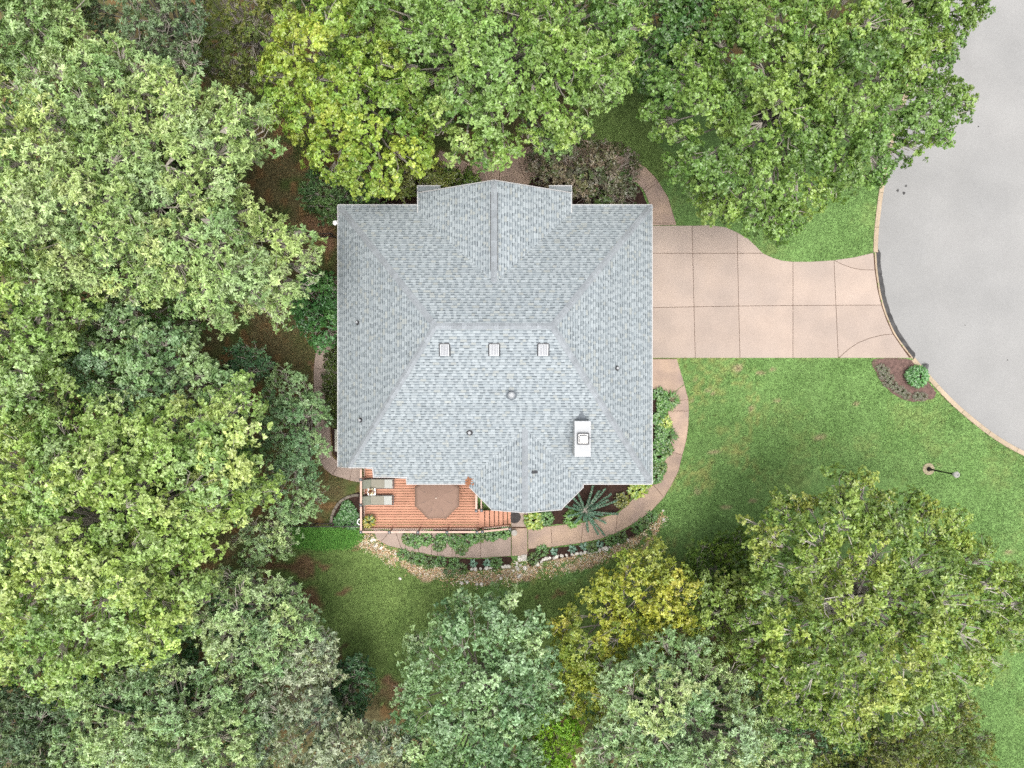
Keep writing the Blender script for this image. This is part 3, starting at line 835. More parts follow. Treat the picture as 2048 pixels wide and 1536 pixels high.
# roof vents
M_vent = mat('vent_white', (0.34, 0.35, 0.36), 0.5, 0.05)
M_ventrib = mat('vent_rib', (.17, .175, .19), .5, .05)
for px in (889.5, 988.5, 1086.5):
    a = hit(px - 9.5, 689, PS); b = hit(px + 9.5, 712, PS)
    cx = (a.x + b.x) / 2; cy = (a.y + b.y) / 2; wv_, lv = b.x - a.x, a.y - b.y
    zt0 = zp(PS, cx, a.y) + .10; zt1 = zp(PS, cx, b.y) + .17
    m = MB()
    x0, x1 = cx - wv_ / 2, cx + wv_ / 2
    m.add([(x0, b.y, zt1 - .2), (x1, b.y, zt1 - .2), (x1, a.y, zt0 - .12), (x0, a.y, zt0 - .12), (x0, b.y, zt1), (x1, b.y, zt1), (x1, a.y, zt0), (x0, a.y, zt0)],
          ((0, 3, 2, 1), (4, 5, 6, 7), (0, 1, 5, 4), (1, 2, 6, 5), (2, 3, 7, 6), (3, 0, 4, 7)))
    v = m.build('roof_vent', M_vent, house)
    for k in range(5):
        xx = x0 + wv_ * (k + 1) / 6
        MB().bar((xx, b.y + .03, zt1 + .008), (xx, a.y - .03, zt0 + .008), .035, .022).build('vent_rib', M_ventrib, v)
    fm = MB()
    e = .035
    fm.bar((x0 - e, a.y + e, zp(PS, 0, a.y) + .03), (x1 + e, a.y + e, zp(PS, 0, a.y) + .03), .06, .03)
    for s, xx in ((-1, x0 - e), (1, x1 + e)):
        fm.bar((xx, b.y, zp(PS, 0, b.y) + .03), (xx, a.y, zp(PS, 0, a.y) + .03), .05, .03)
    fm.build('flange', M_dark, v)
def pipe_vent(px, py, pl, r, h, m_, m_cap, base=True, flick=(0, 0)):
    p = hit(px, py, pl)
    o = MB().tube([p - Vector((0, 0, .1)), p + Vector((0, 0, h))], [r, r], 12).build('pipe_vent', m_, house)
    MB().lathe((p.x, p.y, p.z + h), [(r * .72, 0.0), (r * .72, .006)], 12).build('pipe_mouth', m_cap, o)
    if base:
        nrm = Vector((-pl[1], -pl[2], 1)).normalized()
        MB().tube([p + nrm * .015, p + nrm * .05], [r * 1.7, r * 1.15], 12).build('flange', m_, o)
pipe_vent(715.5, 645.5, PW, .075, .3, M_dark, M_pale); pipe_vent(721.5, 840, PW, .075, .3, M_dark, M_pale); pipe_vent(939.5, 865, PS, .095, .3, M_dark, M_pale); pipe_vent(1234, 736.5, PE, .08, .3, M_dark, M_pale)
p = hit(1023, 790, PS); nS = Vector((0, -PS[2], 1)).normalized()
o = MB().tube([p - Vector((0, 0, .1)), p + Vector((0, 0, .42))], [.13, .13], 16).build('flue_pipe', M_grey, house)
MB().lathe((p.x, p.y, p.z + .42), [(.165, 0), (.165, .05), (.10, .1)], 16).build('flue_cap', M_pale, o)
MB().tube([p + nS * .015, p + nS * .03], [.27, .24], 16).build('flange', M_grey, o)
p = hit(1068, 944, PB1); nb_ = Vector((-PB1[1], 0, 1)).normalized()
MB().box(p + nb_ * .05, (.13, .30, .09), tilt=nb_.to_track_quat('Z', 'Y')).build('roof_louvre', M_dark, house)
# leaf debris in the bay valley
dv, dc = [], []
base = P(937, 963, ZE + .1)
for k in range(60):
    c = Vector((base.x + random.gauss(0, .10), base.y + random.gauss(0, .12), 0)); c.z = max(zp(PS, c.x, c.y), zp(PB0, c.x, c.y)) + random.uniform(.03, .07)
    t = random.uniform(0, 6.3); L = random.uniform(.04, .08)
    d1 = Vector((math.cos(t), math.sin(t), random.uniform(-.3, .3))) * L; d2 = Vector((-math.sin(t), math.cos(t), 0)) * L * .5
    dv += [c - d1, c + d2, c + d1, c - d2]; dc += [np.array(C(190, 130, 95)) * random.uniform(.7, 1.2)] * 4
o = np_mesh('leaf_litter', np.array(dv), np.arange(len(dv)).reshape(-1, 4), np.array(dc), M_straw)
tag(o, 'brown dead leaves caught in the roof valley above the deck', 'leaf litter', kind='stuff')
# wall lamp under the west eave
p = P(671, 446, 3.3)
wl = MB().lathe((p.x, p.y, p.z), [(.04, -.05), (.12, 0), (.13, .06), (.08, .12), (.02, .14)], 14).build('floodlight', M_white)
MB().tube([(p.x, p.y, p.z), (xW + .02, p.y, p.z), (xW + ov, p.y, p.z - .05)], .025).build('bracket', M_white, wl)
tag(wl, 'round white floodlight peeking out below the western eave', 'floodlight')

# ------------------------------------------------------------------ deck
ZD, ZT = 1.0, 1.95
dxW, dyS = P(722, 0, ZT).x, P(0, 1064, ZT).y
dxE = P(958, 0, ZD).x
deck = empty('deck', ((dxW + dxE) / 2, dyS + 1.6, 0.1))
tag(deck, 'reddish wooden deck with plank floor, railing and stairs behind the house', 'deck')
pitch = 0.139
y = dyS + 0.06; k = 0
ymax = y933 + ov - .02
while y < ymax:
    yc = y + pitch / 2
    x1 = dxE
    if yc > y933 - .05: x1 = x748 + ov - .03
    elif yc > y953 + ov - .1: x1 = x748 + ov - .03
    elif yc > yS + ov - .1: x1 = x815 + ov - .03
    elif yc > P(0, 1018, ZD).y: x1 = P(953, 0, ZD).x
    if yc > P(0, 1018, ZD).y and x1 > b0.x + ov: x1 = min(x1, P(953, 0, ZD).x)
    MB().prism([(dxW + .05, y + .012), (x1, y + .012), (x1, y + pitch - .012), (dxW + .05, y + pitch - .012)], ZD - .035, ZD, .006).build('plank', M_plank, deck)
    y += pitch; k += 1
fr = MB()
for yy in np.arange(dyS + .1, ymax, .55): fr.bar((dxW + .08, yy, ZD - .14), (dxE - .06, yy, ZD - .14), .05, .18)
fr.build('joist_frame', mat('joist', C(110, 80, 62), 0.9), deck)
MB().bar((dxW + .06, dyS + .03, ZD - .1), (dxE, dyS + .03, ZD - .1), .04, .2).build('rim_board', M_plank, deck)
MB().bar((dxW + .03, dyS + .06, ZD - .1), (dxW + .03, ymax, ZD - .1), .04, .2).build('rim_board', M_plank, deck)
MB().bar((dxE + .02, dyS + .06, ZD - .1), (dxE + .02, P(0, 1018, ZD).y, ZD - .1), .04, .2).build('rim_board', M_plank, deck)
def post(x, y, z0=.05, zt=ZT + .02, r=.045):
    o = MB().box((x, y, (z0 + zt) / 2), (r * 2, r * 2, zt - z0)).build('post', M_rail, deck)
    MB().prism([(x + sx * .075, y + sy * .075) for sx, sy in ((-1, -1), (1, -1), (1, 1), (-1, 1))], zt, zt + .06, .02).build('post_cap', M_dark, o)
    MB().lathe((x, y, zt + .06), [(.045, 0), (.04, .03), (.015, .045)], 8).build('cap_lens', M_pale, o)
def rail(a, b, n_bal=None):
    a = Vector(a); b = Vector(b)
    MB().bar(a, b, .10, .04).build('top_rail', M_rail, deck)
    lo = Vector((0, 0, -.83))
    MB().bar(a + lo, b + lo, .05, .04).build('bottom_rail', M_rail, deck)
    L = (b - a).length; n = int(L / .115)
    for i in range(1, n):
        p = a + (b - a) * (i / n)
        MB().bar((p.x, p.y, p.z - .81), (p.x, p.y, p.z - .02), .018, .018).build('baluster', M_black, deck)
def bary(n): return None
pS = [P(q, 1064, ZT).x for q in (722, 779, 836, 894, 954)]
for x in pS: post(x, dyS)
for a_, b_ in zip(pS[:-1], pS[1:]): rail((a_ + .05, dyS, ZT), (b_ - .05, dyS, ZT))
pW = [dyS, P(0, 1010, ZT).y, P(0, 959, ZT).y, P(0, 937, ZT).y]
for yy in pW[1:3]: post(dxW, yy)
for a_, b_ in zip(pW[:-1], pW[1:]): rail((dxW, a_ + .05, ZT), (dxW, b_ - .05, ZT))
xi, yi = P(952.5, 0, ZT).x, P(0, 1021.5, ZT).y
post(xi, yi); rail((xi, yi + .05, ZT), (xi, P(0, 988, ZT).y, ZT))
xj = P(963, 0, ZT).x; post(xj, yi, zt=ZT - .1)
MB().bar((xj - .02, yi + .05, ZT - .15), (xj - .02, P(0, 992, ZT).y, ZT - .15), .06, .04).build('top_rail', M_rail, deck)
MB().bar((xi + .05, yi, ZT - .2), (xj - .05, yi, ZT - .2), .05, .04).build('bottom_rail', M_rail, deck)
# stairs going down east
edges = [958, 969, 978.6, 988.2, 997, 1005.8, 1014.6, 1022]
nst = len(edges) - 1
stair = empty('stairs'); stair.parent = deck; stair.location = -deck.location
yt0 = dyS + .08
for i in range(nst):
    z = ZD - (ZD - .18) * i / (nst - 1) - (.0 if i else -.004)
    x0, x1 = P(edges[i], 0, z).x, P(edges[i + 1], 0, z).x
    yt1 = P(0, 1021, z).y
    MB().prism([(x0 + .03, yt0), (x1 - .012, yt0), (x1 - .012, yt1), (x0 + .03, yt1)], z - .04, z, .008).build('tread', M_plank, stair)
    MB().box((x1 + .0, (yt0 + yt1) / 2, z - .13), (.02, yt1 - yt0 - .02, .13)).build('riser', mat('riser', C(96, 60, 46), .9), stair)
xe = P(1020, 0, 1.2).x
post(pS[-1] + .28, dyS, zt=ZT - .08); post(xe, dyS, zt=1.12)
MB().bar((pS[-1] + .05, dyS, ZT), (pS[-1] + .3, dyS, ZT - .1), .09, .04).build('top_rail', M_rail, stair)
rail((pS[-1] + .33, dyS, ZT - .13), (xe - .04, dyS, 1.1))
MB().bar((dxE + .05, dyS + .04, ZD - .2), (xe, dyS + .04, .18), .04, .22).build('stringer', M_plank, stair)

# white ring bracket outside the west rail
p = P(717, 1044, ZT)
MBr = MB(); ring = [(dxW - .06 - .13 * math.sin(t), p.y + .15 * math.cos(t), ZT - .02) for t in np.linspace(0, math.pi, 14)]
MBr.tube(ring, .022, 8)
tag(MBr.build('hose_hook', M_white), 'white half ring hooked on the outside of the deck railing', 'hook')

# umbrella
u_c = P(874, 993, 2.75)
um = empty('patio_umbrella', (u_c.x, u_c.y, ZD)); tag(um, 'brown eight sided patio umbrella open over the deck', 'umbrella')
R, zr, zk = 1.24, 2.78, 3.2
M_canvas = mat('umbrella_canvas', C(158, 130, 115, .52), 0.85, 0.06, 6, fine=.06, fscale=60)
rot = math.pi / 8
segs = 6
for k in range(8):
    t0 = rot + k * math.pi / 4; t1 = t0 + math.pi / 4
    vs = []; fs = []
    for i in range(segs + 1):
        f = i / segs
        z = zk + (zr - zk) * f - 0.03 * math.sin(f * math.pi)
        for t in (t0, (t0 + t1) / 2, t1):
            rr_ = R * f * (1.0 if t != (t0 + t1) / 2 else math.cos(math.pi / 8) - 0.01 * f)
            sag = -0.035 * f if t == (t0 + t1) / 2 else 0
            vs.append((u_c.x + rr_ * math.cos(t), u_c.y + rr_ * math.sin(t), z + sag))
    for i in range(segs):
        for j in range(2):
            q = i * 3 + j
            fs.append((q, q + 3, q + 4, q + 1))
    k0 = len(vs)
    base = segs * 3
    vs += [(v[0], v[1], v[2] - .10) for v in vs[base:base + 3]]
    fs += [(base, k0, k0 + 1, base + 1), (base + 1, k0 + 1, k0 + 2, base + 2)]
    MB().add(vs, fs).build('canopy_panel', M_canvas, um, True)
    MB().tube([(u_c.x, u_c.y, zk - .05), (u_c.x + R * .98 * math.cos(t0), u_c.y + R * .98 * math.sin(t0), zr - .02)], .011, 5).build('rib', M_dark, um)
MB().tube([(u_c.x, u_c.y, ZD + .06), (u_c.x, u_c.y, zk + .02)], .022, 10).build('pole', M_grey, um)
MB().lathe((u_c.x, u_c.y, ZD), [(.24, 0), (.24, .04), (.05, .09), (.03, .3)], 18).build('base', M_dark, um)
MB().lathe((u_c.x, u_c.y, zk), [(.028, 0), (.035, .03), (.02, .07), (.005, .08)], 10).build('finial', mat('finial', (.6, .5, .42), .5), um)

# loungers: head end to the west, back rest raised
M_cush = mat('lounger_fabric', C(160, 156, 142, .55), .85, .06, 8, fine=.1, fscale=60)
M_cush_l = mat('pale_lounger_fabric', C(194, 196, 190, .55), .85, .06, 8, fine=.1, fscale=60)
M_cush_d = mat('olive_lounger_fabric', C(140, 144, 130, .6), .85, .06, 8, fine=.1, fscale=60)
def lounger(px0, px1, py0, py1, label):
    zc = ZD + .36
    a = P(px0, py0, zc); b = P(px1, py1, zc)
    cy = (a.y + b.y) / 2; hw = (a.y - b.y) / 2; L = b.x - a.x
    root = empty('sun_lounger', ((a.x + b.x) / 2, cy, ZD)); tag(root, label, 'lounger', 'sun loungers on the deck')
    f = MB()
    for s in (-1, 1): f.bar((a.x, cy + s * (hw + .01), zc - .08), (b.x + .06, cy + s * (hw + .01), zc - .08), .035, .04)
    f.bar((b.x + .06, cy - hw, zc - .08), (b.x + .06, cy + hw, zc - .08), .035, .04); f.bar((a.x, cy - hw, zc - .08), (a.x, cy + hw, zc - .08), .035, .04)
    f.build('frame', M_dark, root)
    for sx in (a.x + .12, b.x - .08):
        for s in (-1, 1): MB().bar((sx, cy + s * hw, ZD), (sx, cy + s * hw, zc - .09), .03, .03).build('leg', M_dark, root)
    xs_ = [a.x, a.x + L * .28, a.x + L * .73, b.x + .0]
    def pad(x0, z0, x1, z1, m, nm):
        vs = []
        for x, z in ((x0, z0), (x1, z1)):
            for yy, dz in ((cy - hw, 0), (cy - hw, .055), (cy - hw * .9, .075), (cy + hw * .9, .075), (cy + hw, .055), (cy + hw, 0)):
                vs.append((x, yy, z + dz - .05))
        MB().add(vs, [(0, 1, 2, 3, 4, 5), (11, 10, 9, 8, 7, 6)] + [(i, 6 + i, 6 + (i + 1) % 6, (i + 1) % 6) for i in range(6)]).build(nm, m, root)
    pad(xs_[0], zc + .34, xs_[1] - .006, zc + .02, M_cush_d, 'backrest')
    pad(xs_[1] + .002, zc, xs_[2] - .004, zc, M_cush, 'seat')
    pad(xs_[2] + .004, zc + .005, xs_[3], zc + .005, M_cush_l, 'foot_pad')
    MB().bar((xs_[0] + .1, cy, zc - .08), (xs_[0] + .1, cy, zc + .2), .03, .03).build('backrest_strut', M_dark, root)
lounger(726, 785, 958.5, 976.5, 'grey cushioned sun lounger next to the house wall on the deck')
lounger(725, 784, 991.5, 1009.5, 'grey cushioned sun lounger south of the side table on the deck')

# side table with a small planted pot and a cup
tz = ZD + .45
a = P(735.5, 977, tz); b = P(751, 990.5, tz)
st = empty('side_table', ((a.x + b.x) / 2, (a.y + b.y) / 2, ZD)); tag(st, 'small white side table between the two loungers', 'table')
MB().prism([(a.x, b.y), (b.x, b.y), (b.x, a.y), (a.x, a.y)], tz - .03, tz, .01).build('table_top', M_white, st)
for x in (a.x + .04, b.x - .04):
    for yy in (a.y - .04, b.y + .04): MB().bar((x, yy, ZD), (x, yy, tz - .03), .03, .03).build('leg', M_white, st)
q = P(733, 984, tz)
cup = MB().lathe((q.x + .09, q.y, tz), [(.035, 0), (.045, .1), (.04, .1), (.03, .02)], 12).build('cup', M_white)
tag(cup, 'white cup on the edge of the side table', 'cup')

# ------------------------------------------------------------------ smaller hard things
# air conditioner beside the west wall
a = P(668, 857, .95); b = P(690, 905, .95)
acx, acy = (a.x + b.x) / 2, (a.y + b.y) / 2
ac = empty('air_conditioner', (acx, acy, .12)); tag(ac, 'cream air conditioner box under the western eave', 'air conditioner')
MB().prism([(a.x + .03, b.y + .05), (b.x, b.y + .05), (b.x, a.y - .05), (a.x + .03, a.y - .05)], .2, .95, .04).build('housing', M_cream, ac)
MB().prism([(a.x - .02, b.y - .08), (b.x, b.y - .08), (b.x, a.y + .1), (a.x - .02, a.y + .1)], .1, .2, .01).build('pad', mat('pad_concrete', C(190, 180, 166), .9, .1), ac)
gm = MB()
for k in range(6): gm.tube([((a.x + b.x) / 2 + (.05 + k * .04) * math.cos(t), acy + (.05 + k * .04) * math.sin(t), .965) for t in np.linspace(0, 6.2832, 19)], .008, 4, False)
gm.build('fan_grille', M_cream, ac)
vm_ = MB()
for k in range(9): vm_.box((a.x + .02, acy, .3 + k * .065), (.012, (a.y - b.y) * .8, .02))
vm_.build('louvre', M_cream, ac)

# lamp post
lb = P(1857, 938, GZ)
lh = 2.75
lamp = empty('lamp_post', (lb.x, lb.y, .1)); tag(lamp, 'black yard lamp post with a white lantern on the right lawn', 'lamp post')
MB().lathe((lb.x, lb.y, .05), [(.33, 0), (.33, .09), (.30, .11)], 22).build('footing', mat('footing', C(206, 192, 160), .9, .15, 8, fine=.15, fscale=30), lamp)
MB().lathe((lb.x, lb.y, .15), [(.13, 0), (.12, .06), (.08, .12), (.06, .3), (.045, .34)], 14).build('base', M_black, lamp)
MB().tube([(lb.x, lb.y, .3), (lb.x, lb.y, lh - .42)], [.045, .038], 10).build('pole', M_black, lamp)
MB().lathe((lb.x, lb.y, lh - .44), [(.04, 0), (.09, .03), (.09, .05), (.05, .06)], 10).build('collar', M_black, lamp)
M_frost = mat('frosted_glass', (.72, .72, .70), .3, .04)
MB().lathe((lb.x, lb.y, lh - .39), [(.07, 0), (.13, .27), (.13, .28)], 6).build('lantern_glass', M_frost, lamp)
MB().lathe((lb.x, lb.y, lh - .11), [(.185, 0), (.16, .04), (.07, .10), (.02, .13)], 6, .3).build('lantern_roof', mat('lantern_white', (.27, .265, .25), .4, .12, 12), lamp)
MB().lathe((lb.x, lb.y, lh + .02), [(.02, 0), (.03, .03), (.005, .07)], 8).build('finial', M_pale, lamp)

# black fences beside the house
def fence(x0, x1, py, label, h=1.25):
    a = P(x0, py, h); b = P(x1, py, h)
    root = empty('fence', ((a.x + b.x) / 2, a.y, .1)); tag(root, label, 'fence', 'black metal fences by the house')
    for z in (.35, h - .12): MB().bar((a.x, a.y, z), (b.x, a.y, z), .04, .04).build('fence_rail', M_black, root)
    n = int((b.x - a.x) / .12)
    for i in range(n + 1):
        x = a.x + (b.x - a.x) * i / n
        if i % 14 == 0: MB().box((x, a.y, h / 2 + .05), (.06, .06, h + .02)).build('post', M_black, root)
        else: MB().box((x, a.y, h / 2 + .1), (.018, .018, h - .2)).build('picket', M_black, root)
fence(470, 664, 466.5, 'black metal fence running from the trees to the west wall')
fence(560, 718, 1054, 'black metal fence meeting the south west corner of the deck')

# round mat at the foot of the stairs and the pale lid
p = P(1029.5, 1034.5, .16)
mt = MB().lathe((p.x, p.y, .151), [(.33, 0), (.33, .015), (.31, .02)], 26).build('round_mat', mat('mat_rubber', C(92, 86, 84), .9, .3, 14, fine=.3, fscale=50))
tag(mt, 'round dark rubber mat at the foot of the deck stairs', 'mat')
r_ = MB()
for k in range(3):
    r_.tube([(p.x + (.09 + k * .08) * math.cos(t), p.y + (.09 + k * .08) * math.sin(t), .175) for t in np.linspace(0, 6.283, 20)], .012, 5, False)
r_.build('ring_pattern', M_dark, mt)
p = P(1028.5, 1066, .5)
ld = MB().lathe((p.x, p.y, .151), [(.13, 0), (.15, .25), (.165, .30), (.165, .33), (.10, .35)], 20).build('planter_urn', mat('urn', C(224, 218, 208), .7, .06, 6, fine=.08, fscale=30))
tag(ld, 'pale round lidded urn on the slab beside the stairs', 'urn')

# grey boulder at the kerb bed
def rock(px, py, r, z0, name, m, parent=None, flat=.6, seed=0):
    rnd = random.Random(seed)
    c = P(px, py, z0)
    bm = bmesh.new(); bmesh.ops.create_icosphere(bm, subdivisions=2, radius=1)
    sx, sy, sz = r * rnd.uniform(.85, 1.25), r * rnd.uniform(.7, 1.0), r * flat
    a = rnd.uniform(0, 3.14); f = [Vector((rnd.gauss(0, 1), rnd.gauss(0, 1), rnd.gauss(0, 1))).normalized() for _ in range(7)]
    for v in bm.verts:
        d = v.co.normalized(); k = 1.0
        for q in f: k = min(k, .78 / max(.3, d.dot(q))) if d.dot(q) > .78 else k
        k *= rnd.uniform(.94, 1.05)
        x, y_, z = d.x * sx * k, d.y * sy * k, d.z * sz * k
        v.co = (c.x + x * math.cos(a) - y_ * math.sin(a), c.y + x * math.sin(a) + y_ * math.cos(a), z0 + sz * .55 + z)
    me = bpy.data.meshes.new(name); bm.to_mesh(me); bm.free()
    return link(name, me, parent, m)
tag(rock(1850, 733, .2, .1, 'boulder', mat('grey_rock', C(120, 120, 120), .9, .3, 8, fine=.2, fscale=30), seed=3), 'grey boulder at the kerb beside the round green shrub', 'boulder')
ORD = ['first', 'second', 'third', 'fourth', 'fifth', 'sixth', 'seventh', 'eighth', 'ninth', 'tenth', 'eleventh', 'twelfth', 'thirteenth', 'fourteenth', 'fifteenth', 'sixteenth', 'seventeenth', 'eighteenth', 'nineteenth', 'twentieth']
A = lambda l, sx, ox, oy: [(ox + x / sx, oy + y / sx) for x, y in l]
row = A([(565, 545), (615, 545), (645, 530), (700, 521), (757, 510), (820, 505), (872, 495), (922, 490), (964, 481), (1010, 480), (1050, 468), (1090, 465), (1132, 455), (1170, 440), (1207, 437), (1250, 420), (530, 552), (500, 562), (470, 588), (420, 612)], 5.69, 1000, 1020)
loose = A([(220, 555), (190, 605), (230, 627), (190, 645), (205, 668), (282, 655), (150, 690), (220, 748), (30, 645), (65, 640), (100, 640), (10, 778)], 5.69, 1000, 1020)
loose += A([(1455, 1335), (1490, 1335), (1542, 1330), (1600, 1325), (1640, 1320)], 4.8, 640, 860)
strays = A([(1345, 385), (1450, 335), (1855, 5), (1862, 108)], 5.69, 1000, 1020) + A([(1245, 1322), (1105, 1300), (725, 1185), (500, 1055), (522, 1050), (1360, 1470), (1415, 1457), (1505, 1477), (1550, 1477), (770, 1425), (535, 1110), (590, 1130)], 4.8, 640, 860)
for k, (x, y) in enumerate(sorted(row)):
    tag(rock(x, y, random.uniform(.10, .15), .1, 'edging_rock', M_rock, seed=k + 20), ORD[k] + ' whitish rock from the left in the row edging the curved bed', 'rock', 'rocks edging the flower bed')
for k, (x, y) in enumerate(sorted(loose)):
    tag(rock(x, y, random.uniform(.09, .15), .1, 'limestone_rock', M_rock, seed=k + 80), ORD[k] + ' whitish rock from the left in the pile below the path slab', 'rock', 'rocks piled below the slab')
for k, (x, y) in enumerate(sorted(strays)):
    tag(rock(x, y, random.uniform(.07, .12), .1, 'stray_rock', M_rock, seed=k + 150), ORD[k] + ' stray pale rock from the left along the straw edge', 'rock', 'scattered pale rocks')
p = P(1048, 1116, .2)
tag(MB().prism(inset(ccw([(p.x - .17, p.y - .19), (p.x + .17, p.y - .17), (p.x + .16, p.y + .2), (p.x - .16, p.y + .18)]), .01), .08, .2, .03).build('step_stone', M_rock), 'square pale stepping stone below the path slab', 'stone')
arc = W2([(718, 990), (705, 991.5), (692, 996), (680, 1004), (671, 1015), (665, 1028), (662, 1042), (661, 1054)], .25)
arc = spline(arc, .09)
edge = empty('stone_edging', (*arc[len(arc) // 2], .1)); tag(edge, 'curved row of flat stones round the bed west of the deck', 'edging')
ao = offset_line(arc, .085); ai = offset_line(arc, -.085)
i = 0
while i < len(arc) - 4:
    j = min(i + 4, len(arc) - 1)
    MB().prism(inset(ccw(ao[i:j + 1] + ai[i:j + 1][::-1]), .012), .05, .26 + random.uniform(-.02, .02), .015).build('stone', M_stone, edge)
    i = j

# ------------------------------------------------------------------ foliage
def unit(v): return v / np.maximum(np.linalg.norm(v, axis=-1, keepdims=True), 1e-9)

def leaves_mesh(name, base, dirs, nrm, L, wd, cols, m, parent, fold=0.35, curl=0.25, cheap=False):
    """one folded, pointed leaf (4 triangles) per row"""
    s = unit(np.cross(dirs, nrm)); n2 = unit(np.cross(s, dirs))
    L = L[:, None]; wd = wd[:, None]
    v0 = base
    v1 = base + dirs * L * 0.48 + s * wd + n2 * wd * fold
    v2 = base + dirs * L * 0.50
    v3 = base + dirs * L * 0.48 - s * wd + n2 * wd * fold
    v4 = base + dirs * L - n2 * L * curl
    N = len(base)
    if cheap:                                    # two triangles folded along the midrib
        V = np.stack([v0, v1, v4, v3], 1).reshape(-1, 3)
        b = np.arange(N)[:, None] * 4
        F = np.concatenate([b + np.array([[0, 2, 1]]), b + np.array([[0, 3, 2]])], 0)
        return np_mesh(name, V, F, np.repeat(cols, 4, 0), m, parent)
    V = np.stack([v0, v1, v2, v3, v4], 1).reshape(-1, 3)
    b = np.arange(N)[:, None] * 5
    F = np.concatenate([b + np.array([[0, 2, 1]]), b + np.array([[2, 4, 1]]), b + np.array([[0, 3, 2]]), b + np.array([[2, 3, 4]])], 0)
    return np_mesh(name, V, F, np.repeat(cols, 5, 0), m, parent)

def tri_count(): pass

KINDS = {
    #        leaf len, half width, leaves/sprig, sprigs/m2, lobe r, droop, material
    'maple': dict(L=.155, w=.062, k=9, d=100, r=1.0, spread=.85, m=M_leaf),
    'broad': dict(L=.165, w=.055, k=9, d=92, r=1.05, spread=.75, m=M_leaf),
    'ash':   dict(L=.18, w=.038, k=11, d=86, r=1.0, spread=.65, m=M_matte_leaf),
    'willow': dict(L=.165, w=.034, k=12, d=86, r=.95, spread=.6, m=M_matte_leaf),
    'fine':  dict(L=.14, w=.030, k=12, d=95, r=.7, spread=.6, m=M_matte_leaf),
    'shrub': dict(L=.15, w=.050, k=8, d=110, r=.5, spread=.8, m=M_leaf),
    'cedar': dict(L=.17, w=.026, k=14, d=95, r=.55, spread=.35, m=M_matte_leaf),
}

